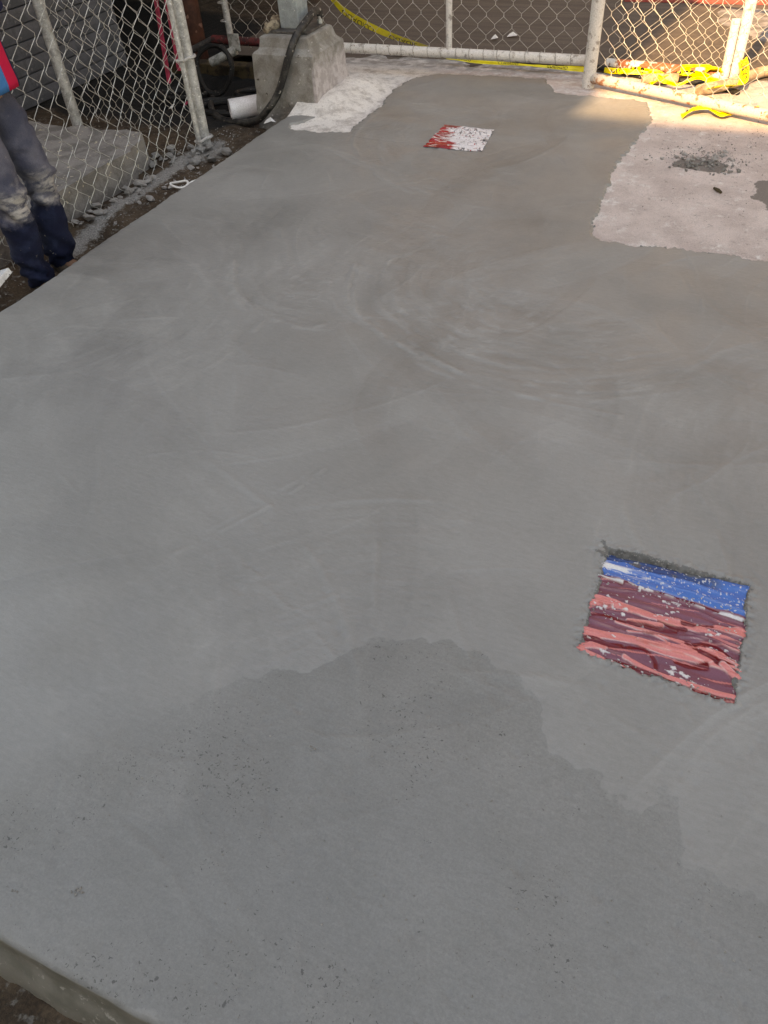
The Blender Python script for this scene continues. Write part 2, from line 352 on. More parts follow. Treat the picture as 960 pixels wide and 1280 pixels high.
wob = 0.05 * (fbm(X * 14, Y * 14, 2, 4) - 0.5) + 0.028 * (fbm(X * 55, Y * 55, 31, 3) - 0.5)
edge = sd + wob * sstep(0.04, 0.12, inner) * np.where(X < 0.8, 1, 0)
Z = 0.0015 * (fbm(X * 2.2, Y * 2.2, 1, 3) - 0.5) * 4
tone = 1 + 0.20 * (fbm(X * 1.1, Y * 1.1, 40, 4) - 0.5) + 0.09 * (fbm(X * 5 + Y, Y * 5, 41, 4) - 0.5)
rng = np.random.default_rng(5)
def sweep(cx, cy, r0, r1, a0, a1, amp, seed, soft=0.06, freq=26):
    """one pass of the trowel: streaks along arcs around the worker's reach, a lip at its outer rim"""
    global tone, Z
    r = np.hypot(X - cx, Y - cy); a = np.degrees(np.arctan2(Y - cy, X - cx)) % 360
    am = (a - a0) % 360; span = (a1 - a0) % 360
    wv = 0.05 * (fbm(a * 0.06, r * 1.5, seed + 5, 3) - 0.5)
    rr = r + wv
    m = sstep(r0 - soft * 2.5, r0 + soft * 2.5, rr) * sstep(r1 + 0.006, r1 - 0.02, rr) * sstep(0, span * 0.22, am) * sstep(span, span * 0.78, am)
    s = fbm(rr * freq, a * 0.05, seed, 3) - 0.5
    s2 = fbm(rr * freq * 2.6, a * 0.11, seed + 3, 3) - 0.5
    dash = sstep(0.58, 0.72, fbm(rr * freq * 1.4, a * 0.20, seed + 9, 3))
    tone = tone + amp * m * (1.0 * s + 0.9 * s2 + 0.75 * dash * sstep(0.45, 0.62, fbm(X * 5, Y * 5, seed + 2, 2)))
    lip = np.exp(-((rr - r1) / 0.012) ** 2) * sstep(0, span * 0.25, am) * sstep(span, span * 0.75, am)
    lip = lip * sstep(0.35, 0.6, fbm(a * 0.12, r * 2, seed + 1, 3))
    tone = tone + 0.9 * amp * lip
    Z = Z + 0.0012 * m * s2 + 0.0016 * lip
def strokes(n, x0, x1, y0, y1, amp, seed):
    global tone, Z
    g = np.random.default_rng(seed)
    for k in range(n):
        mx, my = g.uniform(x0, x1), g.uniform(y0, y1); Rr = g.uniform(.45, 1.5); hd = g.uniform(0, 6.283); ln = g.uniform(.35, 1.1); wd = g.uniform(.09, .24)
        jx = np.where(np.abs(xs - mx) < ln * .6 + wd)[0]; jy = np.where(np.abs(ys - my) < ln * .6 + wd)[0]
        if len(jx) < 3 or len(jy) < 3: continue
        sl = (slice(jy[0], jy[-1] + 1), slice(jx[0], jx[-1] + 1)); xx, yy = X[sl], Y[sl]
        cx, cy = mx - Rr * math.cos(hd), my - Rr * math.sin(hd)
        r = np.hypot(xx - cx, yy - cy); a = (np.arctan2(yy - cy, xx - cx) - hd + math.pi) % (2 * math.pi) - math.pi
        r = r + .03 * (fbm(a * 3 + k, r * 3, 600 + k, 2) - .5)
        w = (r - Rr) / wd + .5; hl = ln / Rr / 2
        m = sstep(0, .55, w) * sstep(1.0, .96, w) * sstep(hl, hl * .55, np.abs(a))
        st = fbm(r * 55, a * 1.6 + k, 700 + k, 3)
        A_ = amp * g.uniform(-1, 1)
        lip = np.exp(-((w - .985) * wd / .006) ** 2) * sstep(hl, hl * .6, np.abs(a)) * sstep(.42, .62, fbm(a * 5, r * 2 + k, 640 + k, 3))
        tone[sl] += m * (A_ * .8 + abs(A_) * 1.1 * (st - .5)) + lip * amp * g.uniform(.2, 1.0)
        Z[sl] += .0012 * lip + .0008 * m * (st - .5)
strokes(190, -2.8, .8, 1.9, 5.5, .085, 1)
strokes(80, -2.6, .8, .7, 2.2, .065, 2)
strokes(30, -1.1, .8, .1, .9, .04, 3)
sweep(-0.55, 3.10, 0.35, 0.96, 175, 330, 0.19, 100)
sweep(-0.62, 3.05, 0.15, 0.74, 150, 300, 0.11, 105)
sweep(-1.52, 2.86, 0.10, 0.56, 180, 300, 0.16, 110)
sweep(-1.10, 4.75, 0.5, 1.15, 160, 290, 0.11, 120)
sweep(-1.85, 4.35, 0.2, 0.75, 10, 210, 0.10, 130)
sweep(-3.2, 1.0, 0.6, 1.9, 10, 95, 0.07, 140, freq=16)
sweep(-2.9, 2.2, 0.3, 1.25, -40, 80, 0.08, 150, freq=18)
sweep(-0.35, 0.55, 0.5, 1.02, 85, 170, 0.07, 160)
sweep(0.9, 2.0, 0.3, 1.0, 100, 250, 0.07, 170)
sweep(-1.6, 0.2, 0.4, 1.25, 0, 95, 0.06, 180, freq=18)
sweep(-1.3, 3.6, 0.2, 0.8, 200, 350, 0.09, 190)
# single scored lines and lips left by the blade
for pts, w, h, t in (([(-0.985, 1.55), (-1.02, 1.45), (-1.08, 1.32), (-1.15, 1.20), (-1.24, 1.05)], 0.007, 0.0022, 0.05),
                     ([(-1.03, 1.50), (-1.12, 1.32), (-1.20, 1.17)], 0.010, 0.0015, 0.035),
                     ([(-0.99, 1.09), (-0.86, 1.02), (-0.74, 0.97), (-0.63, 0.905)], 0.006, 0.0018, 0.05),
                     ([(-0.72, 1.38), (-0.66, 1.22), (-0.60, 1.08), (-0.58, 0.99)], 0.008, 0.0014, 0.04),
                     ([(-1.49, 2.86), (-1.43, 2.66), (-1.34, 2.50), (-1.16, 2.37), (-0.95, 2.27), (-0.75, 2.205)], 0.012, 0.002, 0.07),
                     ([(-0.95, 2.29), (-0.70, 2.19), (-0.45, 2.14), (-0.15, 2.13)], 0.009, 0.0015, 0.05),
                     ([(-2.06, 2.72), (-1.95, 2.54), (-1.84, 2.43), (-1.66, 2.34), (-1.47, 2.30), (-1.36, 2.37)], 0.013, 0.002, 0.06),
                     ([(-2.0, 2.52), (-2.15, 2.62), (-2.3, 2.66), (-2.5, 2.62)], 0.012, 0.0012, -0.05),
                     ([(-0.86, 0.34), (-0.72, 0.30), (-0.58, 0.21), (-0.50, 0.10)], 0.010, 0.0015, 0.03),
                     ([(-0.45, 0.36), (-0.40, 0.26), (-0.36, 0.16)], 0.007, 0.0012, 0.03)):
    pts = [(p.x, p.y) for p in spline([(a, b, 0) for a, b in pts], 6)]
    d, s = seg_dist(X, Y, pts); n = fbm(X * 30, Y * 30, 77, 3)
    k = np.exp(-(d / w) ** 2) * sstep(0.25, 0.6, n)
    t = t * 1.6; Z = Z + 1.3 * h * k; tone = tone + t * k - 0.6 * abs(t) * np.exp(-((d - 1.6 * w) / w) ** 2) * (s > 0) * sstep(0.3, 0.6, n)
# a scuffed, damper film of fresh paste near the front, with a scalloped lip
DAMP = [(-1.30, 0.08), (-1.05, 0.45), (-0.95, 0.57), (-0.90, 0.66), (-0.84, 0.75), (-0.77, 0.79), (-0.72, 0.82), (-0.64, 0.87), (-0.585, 0.93), (-0.555, 0.98), (-0.47, 1.025), (-0.38, 1.05),
        (-0.28, 1.045), (-0.20, 1.02), (-0.14, 0.98), (-0.10, 0.93), (-0.075, 0.87), (-0.03, 0.85), (0.02, 0.845), (0.06, 0.81), (0.12, 0.79), (0.17, 0.81), (0.20, 0.87), (0.235, 0.865), (0.22, 0.79),
        (0.24, 0.72), (0.31, 0.70), (0.41, 0.68), (0.75, 0.64), (0.8, 0.08)]
dsd = poly_sdf(X, Y, DAMP)
scallop = 0.026 * (fbm(X * 34, Y * 34, 63, 4) - 0.5) + 0.014 * np.abs(np.sin(26 * (X * 1.2 - Y * 0.5) + 3 * fbm(X * 6, Y * 6, 12, 2))) + 0.05 * (fbm(X * 13, Y * 13, 61, 4) - 0.5)
fade = sstep(-0.70, -1.02, X) * sstep(0.9, 0.5, Y)       # the lip dies away to the left
dsd2 = dsd + scallop
Z = Z - 0.0012 * sstep(-0.004, 0.004, dsd2) * (1 - fade)
# box-out pockets
def pocket(pts, seed, deep):
    global Z, rim
    s = poly_sdf(X, Y, pts)
    s2 = s + 0.010 * (fbm(X * 60, Y * 60, seed, 2) - 0.5) + 0.024 * (fbm(X * 20, Y * 20, seed + 1, 3) - 0.5)
    Z = Z + 0.006 * np.exp(-((s + 0.010) / 0.016) ** 2) * (fbm(X * 100, Y * 100, seed + 2, 3) - 0.45) * 2.4
    Z = np.where(s > -0.03, Z - deep * sstep(-0.001, 0.004, s2), Z)
    rim = np.maximum(rim, np.exp(-np.abs(np.minimum(s, 0)) / 0.013) * (s > -0.12))
rim = np.zeros_like(X)
BOX1 = [(-0.072, 1.512), (0.312, 1.520), (0.314, 1.125), (-0.072, 1.150)]
BOX2 = [(-1.735, 4.70), (-1.405, 4.69), (-1.365, 4.325), (-1.725, 4.315)]
pocket([(-0.088, 1.545), (-0.070, 1.520), (0.02, 1.527), (0.12, 1.522), (0.306, 1.517), (0.303, 1.137), (0.1, 1.146), (-0.064, 1.160), (-0.062, 1.478), (-0.098, 1.502), (-0.066, 1.500)], 200, 0.024)
pocket([(-1.72, 4.69), (-1.415, 4.682), (-1.375, 4.335), (-1.715, 4.328)], 210, 0.017)
# small pits and dropped crumbs of mortar
for q in range(240):
    cx = rng.uniform(-1.1, 0.75); cy = 0.1 + 1.0 * rng.random() ** 1.3
    r = rng.uniform(0.0035, 0.009); m = (np.abs(xs - cx) < 0.04); k = (np.abs(ys - cy) < 0.04)
    ix = np.ix_(k, m); d = np.hypot(X[ix] - cx, (Y[ix] - cy) * rng.uniform(0.6, 1.4))
    Z[ix] -= 0.0035 * np.exp(-(d / r) ** 2)
# feathered outline where it meets the old concrete, rounded arris at the formed edges
out = sstep(0.006, -0.012, edge) * sstep(0.02, 0.05, inner)
Z = Z - 0.030 * out
Z = Z - 0.006 * np.exp(-np.maximum(inner, 0) / 0.006) * (0.6 + 0.8 * fbm(X * 20, Y * 20, 91, 3))
xshift = 0.03 * (fbm(Y * 2.5, Y * 0 + 3, 51, 6) - 0.5) + .008 * (fbm(Y * 40, Y * 0 + 3, 53, 2) - .5); yshift = 0.014 * (fbm(X * 6, X * 0 + 9, 52, 4) - 0.5)
PX = X + xshift * np.exp(-(X + 2.82) / 0.05); PY = Y + yshift * np.exp(-(Y - 0.07) / 0.05)
quad_out = (edge[:-1, :-1] < -0.05) & (edge[1:, 1:] < -0.05) & (edge[:-1, 1:] < -0.05) & (edge[1:, :-1] < -0.05) & (inner[:-1, :-1] > 0.06)
co = np.stack([PX, PY, Z], -1).reshape(-1, 3)
nx, ny = len(xs), len(ys); idx = np.arange(nx * ny).reshape(ny, nx)
q = np.stack([idx[:-1, :-1], idx[:-1, 1:], idx[1:, 1:], idx[1:, :-1]], -1).reshape(-1, 4)[~quad_out.ravel()]
A = {'tone': tone.ravel(), 'damp': dsd2.ravel(), 'fade': fade.ravel(), 'rim': rim.ravel(), 'side': np.zeros(nx * ny)}
# formed sides hang from the rim: front (y = 0.07) and left (x = -2.82, up to the old pavement)
def skirt(line, nrm, seed):
    """rows of vertices below a border line; nrm is the outward direction"""
    global co, q, A
    base = line; P0 = co[line]; n = len(line)
    t = P0[:, 0] + P0[:, 1]
    for dz, o in ((-0.012, 0.002), (-0.030, 0.003), (-0.055, 0.006), (-0.075, 0.011), (-0.090, 0.020), (-0.115, 0.032), (-0.150, 0.045), (-0.22, 0.05)):
        w = 0.012 * (fbm(t * 9, t * 0 + dz * 30, seed, 3) - 0.5) + 0.006 * (fbm(t * 40, t * 0 + dz * 90, seed + 1, 3) - 0.5)
        P = P0.copy(); P[:, 2] = P0[:, 2] + dz
        P[:, 0] += nrm[0] * (o + w * min(1, -dz * 25)); P[:, 1] += nrm[1] * (o + w * min(1, -dz * 25))
        new = np.arange(len(co), len(co) + n); co = np.vstack([co, P])
        q = np.vstack([q, np.stack([base[:-1], new[:-1], new[1:], base[1:]], -1) if nrm[1] < 0 else np.stack([base[:-1], base[1:], new[1:], new[:-1]], -1)])
        for k in A: A[k] = np.concatenate([A[k], np.full(n, {'side': 1.0, 'tone': 1.0, 'damp': -1.0}.get(k, 0.0))])
        base = new
skirt(idx[0, :], (0, -1), 300)
rows = np.where(ys < 4.42)[0]
skirt(idx[rows, 0], (-1, 0), 310)
nt = NT('fresh_concrete')
dm = nt.ramp(nt.math('ADD', nt.attr('damp'), nt.math('MULTIPLY', nt.math('SUBTRACT', nt.noise(60, 3), 0.5), 0.012)), -0.003, 0.003)
soft = nt.ramp(nt.attr('damp'), -0.12, 0.10)
fd = nt.attr('fade')
dmask = nt.math('ADD', nt.math('MULTIPLY', dm, nt.math('SUBTRACT', 1.0, fd)), nt.math('MULTIPLY', soft, fd))
base = nt.mix(nt.ramp(nt.noise(1.6, 4, 0.55), 0.3, 0.7), nt.rgb((0.222, 0.219, 0.213)), nt.rgb((0.204, 0.200, 0.192)))
dcol = nt.mix(nt.ramp(nt.noise(5, 5, 0.6), 0.35, 0.65), nt.rgb((0.177, 0.175, 0.168)), nt.rgb((0.190, 0.188, 0.182)))
gd = nt.noise(150, 5, 0.75)
dcol = nt.scale(dcol, nt.ramp(gd, 0.3, 0.7, 0.90, 1.08))
c = nt.mix(dmask, base, dcol)
c = nt.scale(c, nt.attr('tone'))
# brushed paste: fine streaks and grain
fs = nt.noise(26, 5, 0.6, nt.mapping((1.0, 3.5, 1), (0, 0, 0.5)))
c = nt.scale(c, nt.ramp(fs, 0.25, 0.75, 0.95, 1.05))
gr = nt.noise(330, 3, 0.7); c = nt.scale(c, nt.ramp(gr, 0.2, 0.8, 0.93, 1.07))
mg = nt.noise(80, 4, 0.7); c = nt.scale(c, nt.ramp(mg, 0.25, 0.75, 0.965, 1.035))
# pores: sparse dark pinholes, denser in the scuffed film
wob_ = nt.t.nodes.new('ShaderNodeTexNoise'); wob_.inputs['Scale'].default_value = 95; wob_.inputs['Detail'].default_value = 2
nt.t.links.new(nt.co.outputs['Object'], wob_.inputs['Vector'])
va = nt.t.nodes.new('ShaderNodeVectorMath'); va.operation = 'MULTIPLY_ADD'; va.inputs[1].default_value = (.020, .020, 0)
nt.t.links.new(wob_.outputs['Color'], va.inputs[0]); nt.t.links.new(nt.co.outputs['Object'], va.inputs[2]); wv_ = va.outputs[0]
pc = nt.ramp(nt.noise(3.2, 4, 0.65), 0.36, 0.70)
for sc, big, pw in ((95, 0.20, 4.5), (44, 0.13, 8.5), (210, 0.26, 3.0)):
    vr = nt.t.nodes.new('ShaderNodeTexVoronoi'); vr.inputs['Scale'].default_value = sc; nt.t.links.new(wv_, vr.inputs['Vector'])
    sx = nt.t.nodes.new('ShaderNodeSeparateColor'); nt.t.links.new(vr.outputs['Color'], sx.inputs[0])
    rad = nt.math('MULTIPLY', nt.math('POWER', sx.outputs[0], pw), nt.math('MULTIPLY', pc, nt.math('MULTIPLY_ADD', dmask, big * 2.0, big * 0.30)))
    k_ = nt.ramp(nt.math('SUBTRACT', vr.outputs['Distance'], rad), -0.10, 0.02, 0.85, 0.0)
    c = nt.mix(nt.math('MULTIPLY', k_, nt.ramp(rad, 0.03, 0.10)), c, nt.rgb((0.06, 0.06, 0.058)))
# dark grout and cracks, with gap shadows painted in, around the box-outs
rn = nt.noise(120, 4, 0.7)
c = nt.mix(nt.ramp(nt.math('MULTIPLY', nt.attr('rim'), nt.math('ADD', rn, 0.05)), 0.36, 0.50, 0, 0.75), c, nt.rgb((0.07, 0.07, 0.066)))
sidec = nt.mix(nt.ramp(nt.noise(14, 5, 0.65), 0.40, 0.62), nt.rgb((0.135, 0.128, 0.108)), nt.rgb((0.185, 0.172, 0.150)))
sidec = nt.mix(nt.ramp(nt.noise(48, 4, 0.7), 0.60, 0.66), sidec, nt.rgb((0.32, 0.30, 0.27)))
c = nt.mix(nt.attr('side'), c, sidec)
hgt = nt.math('ADD', nt.math('MULTIPLY', gr, 0.18), nt.math('ADD', nt.math('MULTIPLY', fs, 0.7), nt.math('MULTIPLY', mg, 0.45)))
hgt = nt.math('ADD', hgt, nt.math('MULTIPLY', nt.attr('tone'), 5.0))
nt.bump(hgt, 0.45, 0.004)
M['fresh'] = nt.done(c, nt.ramp(nt.math('ADD', nt.noise(3.2, 5, .6), nt.math('MULTIPLY', nt.math('SUBTRACT', nt.attr('tone'), 1.0), 1.2)), 0.32, 0.68, 0.32, 0.56), 0, 0.5)
slab = tag(link('concrete_slab', raw_mesh('concrete_slab', co, q, A), M['fresh'], None, True), kind='structure')

# ------------------------------------------------------------------ buildings that shade the yard (behind the photographer)
def box_building(name, label, lo, hi, wins):
    t = thing(name, label, 'building', ((lo[0] + hi[0]) / 2, (lo[1] + hi[1]) / 2, lo[2]))
    L = Vector(t.location)
    rel = lambda p: tuple(Vector(p) - L)
    MB().box(rel(lo), rel((hi[0], hi[1], hi[2] - 0.15))).build('wall', M['wall_cream'], t)
    MB().box(rel((lo[0] + 0.02, lo[1] + 0.02, hi[2] - 0.15)), rel((hi[0], hi[1], hi[2]))).build('roof', M['roof'], t)
    for (x0, x1, z0, z1) in wins:
        w = MB().box(rel((x0, hi[1] - 0.02, z0)), rel((x1, hi[1] + 0.01, z1))).build('window', M['glass'], t)
        fr = MB()
        for a in (((x0 - .06, hi[1] + .002, z0 - .06), (x1 + .06, hi[1] + .05, z0)), ((x0 - .06, hi[1] + .002, z1), (x1 + .06, hi[1] + .05, z1 + .06)),
                  ((x0 - .06, hi[1] + .002, z0), (x0, hi[1] + .05, z1)), ((x1, hi[1] + .002, z0), (x1 + .06, hi[1] + .05, z1))):
            fr.box(rel(a[0]), rel(a[1]))
        fr.build('frame', M['white_plastic'], w)
# roof edge heights follow from where the shadow ends in the photograph
def edge_h(y_edge, y_shadow): return (y_shadow - y_edge) / math.sin(SUN_AZ) * math.tan(SUN_EL)
yb = -9.0
hb = edge_h(yb, 5.06)
xa = -1.00 - (5.03 - yb + 3.0) / math.tan(SUN_AZ)
box_building('low_building', 'long low rendered building behind the photographer', (xa, yb - 9, -0.2), (14, yb, hb), [(x, x + 1.4, 1.0, 2.4) for x in (-0.5, 2.5, 5.5, 8.5, 11.0)])
box_building('tall_building', 'tall rendered building behind the photographer', (-16, yb - 3, -0.2), (xa - 0.003, yb - 0.003, 17.0), [(x, x + 1.4, z, z + 1.4) for z in (1, 4.2, 7.4, 10.4, 13.4) for x in (-14, -11, -8, -5.2)])

M['wall_brown'] = worn('brown_render', (0.10, 0.075, 0.06), (0.075, 0.056, 0.045), 0.9, 1.0, 0.2)
ob = thing('opposite_building', 'brown rendered building across the road', 'building', (2, 16.5, -0.2))  # out of view, added to cut front sky and bounce warm light
MB().box((-24, -3, 0), (24, 3, 15)).build('wall', M['wall_brown'], ob)
MB().box((-24.2, -3.2, 15), (24.2, 3.2, 15.2)).build('roof', M['roof'], ob)
for i in range(12):
    w = MB().box((-22 + i * 3.8, -3.03, 1.2), (-20.4 + i * 3.8, -2.98, 2.8)).build('window', M['glass'], ob)
# ------------------------------------------------------------------ shed on the left: shutter wall and a dark open bay
sh = thing('storage_shed', 'dark open shed with grey slatted shutter wall behind the left fence', 'shed', (-5.2, 5.0, -0.15))
def rel(o, p): return tuple(Vector(p) - Vector(o.location))
k = 0
z = -0.13
slat_me = None
while z < 2.35:
    if slat_me is None:
        m = MB(); prof = [(0.0, 0.0), (0.007, 0.004), (0.010, 0.050), (0.007, 0.097), (0.0, 0.100), (-0.02, 0.100), (-0.02, 0.0)]
        v = [(px, yy, pz) for yy in (-1.75, 0.95) for px, pz in prof]; n = len(prof)
        f = [(i, (i + 1) % n, n + (i + 1) % n, n + i) for i in range(n)] + [tuple(range(n - 1, -1, -1)), tuple(range(n, 2 * n))]
        slat_me = mesh('slat', v, f); slat_me.materials.append(M['slat'])
    o = link('slat', slat_me, None, sh); o.location = rel(sh, (-5.2, 5.0, z)); o.rotation_euler = (random.uniform(-.003, .003), random.uniform(-.02, .02), 0)
    z += 0.105
MB().box(rel(sh, (-5.32, 3.2, -0.2)), rel(sh, (-5.225, 5.95, 2.45))).build('wall', M['shed_wall'], sh)
MB().box(rel(sh, (-9.1, 3.2, -0.2)), rel(sh, (-9.0, 9.4, 2.6))).build('wall', M['shed_wall'], sh)
MB().box(rel(sh, (-9.0, 9.3, -0.2)), rel(sh, (-5.0, 9.4, 2.6))).build('wall', M['shed_wall'], sh)
MB().box(rel(sh, (-9.0, 3.2, -0.2)), rel(sh, (-5.325, 3.3, 2.45))).build('wall', M['shed_wall'], sh)
MB().box(rel(sh, (-9.3, 2.9, 2.6)), rel(sh, (-3.9, 9.6, 2.7))).build('roof', M['roof'], sh)  # unseen; overhang stretched out to darken the yard beneath
MB().box(rel(sh, (-5.05, 9.2, -0.2)), rel(sh, (-4.95, 9.298, 2.6))).build('post', M['dark_pipe'], sh)

# ------------------------------------------------------------------ chain link
def chainlink(name, org, dirv, length, z0, z1, parent, a=0.060, h=0.132, r=0.0016, bulge=0.0, seed=0, ragged=0.0):
    """woven zigzag wires; org and dirv in world, result relative to parent"""
    m = MB(); d = Vector(dirv).normalized(); nrm = d.cross(Vector((0, 0, 1))); L = Vector(parent.location)
    rn = random.Random(seed)
    ns = int(length / a)
    for i in range(ns):
        zz = z0 + (rn.uniform(-ragged, ragged) if ragged else 0) ; kk = 0; pts = []
        while zz <= z1:
            right = (kk + i) % 2 == 0
            s = i * a + (a if right else 0)
            for dz in (-0.009, 0.009):
                ss = s + (0.0008 if right else -0.0008)
                b = bulge * (fbm(np.array(ss * 2.0), np.array(zz * 1.6), seed, 2) - 0.5) * 2
                lat = 0.25 * bulge * (fbm(np.array(ss * 3.0), np.array(zz * 3), seed + 4, 2) - 0.5) * 2
                w = (r * 0.9) * (1 if right else -1) * (1 if dz > 0 else -1)
                pts.append(Vector(org) + d * (ss + float(lat)) + nrm * (float(b) + w) + Vector((0, 0, zz + dz)) - L)
            zz += h / 2; kk += 1
        if len(pts) > 2: m.tube(pts, r, 4, True)
    o = m.build(name, M['wire'], parent, True); return o
def pipe(name, p, q, r, mat, parent, n=14):
    L = Vector(parent.location); return MB().tube([Vector(p) - L, (Vector(p) + Vector(q)) / 2 - L, Vector(q) - L], r, n).build(name, mat, parent, True)

# far gate leaf hanging above the pavement, plane y = 5.72
fg = thing('gate_leaf', 'long closed chain link gate leaf with white painted bottom rail', 'gate', (-2.5, 5.72, 0.1))
pipe('bottom_rail', (-3.42, 5.72, 0.138), (-1.10, 5.72, 0.134), 0.033, M['white_rail'], fg)
pipe('bottom_rail', (-4.07, 5.72, 0.150), (-3.42, 5.72, 0.141), 0.030, M['red_pipe'], fg)['label'] = 'rust red stretch of the bottom rail'
pipe('top_rail', (-4.0, 5.72, 1.85), (-1.10, 5.72, 1.85), 0.025, M['galv'], fg)
pipe('frame_post', (-2.073, 5.72, 0.16), (-2.073, 5.72, 1.83), 0.022, M['white_rail'], fg)
pipe('frame_post', (-3.90, 5.725, 0.10), (-3.94, 5.74, 1.83), 0.026, M['galv'], fg)
MB().box(rel(fg, (-3.90, 5.675, 0.085)), rel(fg, (-3.80, 5.69, 0.205)), bev=0.006).build('bracket', M['fitting'], fg)
pipe('elbow_pipe', (-3.85, 5.69, 0.09), (-4.06, 5.62, 0.01), 0.034, M['fitting'], fg)
for zz in (0.40, 0.28):
    MB().tube([rel(fg, (-3.925 + 0.034 * math.cos(t), 5.727 + 0.034 * math.sin(t), zz)) for t in np.linspace(0, 2 * math.pi, 17)], 0.005, 6).build('tie_band', M['galv'], fg, True)
chainlink('chain_link_mesh', (-3.90, 5.715, 0), (1, 0, 0), 2.83, 0.115, 1.86, fg, seed=3, bulge=0.012)
tie = mesh('tie_wire', *(lambda m: (m.v, m.f))(MB().tube([(0.004 * math.sin(t * 2), 0.036 * math.cos(t), 0.036 * math.sin(t)) for t in np.linspace(-3.6, 2.6, 12)], 0.0022, 4)))
M['wire_dark'] = worn('old_tie_wire', (0.30, 0.28, 0.26), (0.2, 0.18, 0.16), 0.6, 30, 0.1)
tie.materials.append(M['wire_dark'])
for i in range(22):
    o = link('tie_wire', tie, None, fg); o.location = rel(fg, (-3.35 + i * 0.1025 + random.uniform(-.008, .008), 5.72, 0.137)); o.rotation_euler = (random.uniform(-.3, .3), 0, random.uniform(-.15, .15))

# gate that stands open to the right, hinged on a thick post
hinge = Vector((-1.05, 5.66, 0)); tip = Vector((0.62, 4.92, 0)); dv = (tip - hinge).normalized()
og = thing('open_gate', 'chain link gate swung open over sunlit ground on the right', 'gate', tuple(hinge))
pipe('hinge_post', (-1.05, 5.66, -0.01), (-1.05, 5.66, 1.95), 0.042, M['white_rail'], og, 18)
pipe('bottom_rail', hinge + dv * 0.02 + Vector((0, 0, 0.050)), tip + Vector((0, 0, 0.045)), 0.032, M['rust_rail2'], og)
pipe('top_rail', hinge + dv * 0.03 + Vector((0, 0, 1.80)), tip + Vector((0, 0, 1.80)), 0.024, M['galv'], og)
pipe('end_stile', tip + Vector((0, 0, 0.08)), tip + Vector((0, 0, 1.80)), 0.024, M['galv'], og)
chainlink('chain_link_mesh', hinge + dv * 0.05 + Vector((0, 0, 0)), dv, 1.75, 0.03, 1.82, og, seed=8, bulge=0.01)

# fixed panel beyond it with two posts side by side
fp = thing('fence_panel', 'sunlit chain link fence panel with paired posts behind the open gate', 'fence', (-0.18, 6.0, 0))
pipe('fence_post', (-0.165, 6.02, -0.03), (-0.165, 6.02, 1.85), 0.036, M['white_rail'], fp)
pipe('short_post', (-0.215, 5.955, -0.03), (-0.225, 5.955, 0.345), 0.028, M['white_rail'], fp)['label'] = 'cut off shorter pipe beside the post'
pipe('top_rail', (-0.165, 6.02, 1.80), (2.4, 6.02, 1.80), 0.024, M['galv'], fp)
pipe('fence_post', (2.4, 6.02, -0.03), (2.4, 6.02, 1.85), 0.036, M['white_rail'], fp)
chainlink('chain_link_mesh', (-1.00, 6.02, 0), (1, 0, 0), 3.4, 0.06, 1.80, fp, seed=13, bulge=0.01)
pipe('top_rail', (-1.02, 6.02, 1.80), (-0.165, 6.02, 1.80), 0.024, M['galv'], fp)

# pipes on the ground there
t = tag(MB().tube([(-1.02, 6.10, 0.02), (-0.62, 6.04, 0.022), (-0.24, 5.97, 0.02)], 0.038, 16).build('steel_pipe', M['rust_rail'], None, True), 'rust and white paint mottled pipe lying behind the open gate', 'pipe')
tag(MB().tube(spline([(0.30, 6.22, 0.02), (0.05, 6.14, 0.02), (-0.05, 6.02, 0.02), (-0.155, 5.80, 0.025), (-0.34, 5.61, 0.025)], 5), 0.034, 14).build('steel_pipe', M['debris_pipe'], None, True), 'tan bent pipe lying past the paired fence posts', 'pipe')
tag(MB().tube([(-0.72, 5.79, 0.02), (-0.60, 5.83, 0.02), (-0.50, 5.86, 0.02)], 0.032, 14).build('pipe_offcut', M['debris_pipe'], None, True), 'short tan pipe offcut under the tangled yellow tape', 'pipe')
tag(MB().tube(spline([(-2.9, 6.20, 0.0), (-2.2, 6.17, 0.0), (-1.6, 6.13, 0.0), (-1.1, 6.08, 0.005), (-0.7, 5.92, 0.0), (-0.35, 5.86, 0.0), (-0.1, 5.70, 0.0)], 6), 0.018, 10).build('hose', M['black_rubber'], None, True), 'thin black hose lying along the ground behind the gate rail', 'hose')

# left gate leaf along the slab edge
lg = thing('left_gate', 'chain link gate leaf along the left edge of the slab', 'gate', (-3.3, 4.33, -0.13))
pipe('gate_post', (-3.30, 4.335, -0.16), (-3.285, 4.34, 1.95), 0.034, M['galv'], lg, 18)
pipe('stile', (-3.285, 4.245, -0.10), (-3.285, 4.262, 1.85), 0.016, M['galv'], lg)
for zz in (0.40, -0.07, 1.3):
    c0 = Vector((-3.292, 4.30, zz))
    pts = [(c0.x + 0.037 * math.cos(t) * 1.0, c0.y + 0.04 + 0.037 * math.sin(t), zz) for t in np.linspace(-0.9, math.pi + 0.9, 13)] + [(-3.306, 4.235, zz), (-3.268, 4.235, zz)]
    MB().tube([rel(lg, p) for p in pts + [pts[0]]], 0.009, 6).build('hinge_band', M['galv'], lg, True)
chainlink('chain_link_mesh', (-3.292, 4.25, 0), (0, -1, 0), 2.7, -0.10, 1.9, lg, seed=21, bulge=0.03, ragged=0.02, r=0.0020)
pipe('top_rail', (-3.285, 4.25, 1.85), (-3.285, 1.5, 1.85), 0.02, M['galv'], lg)
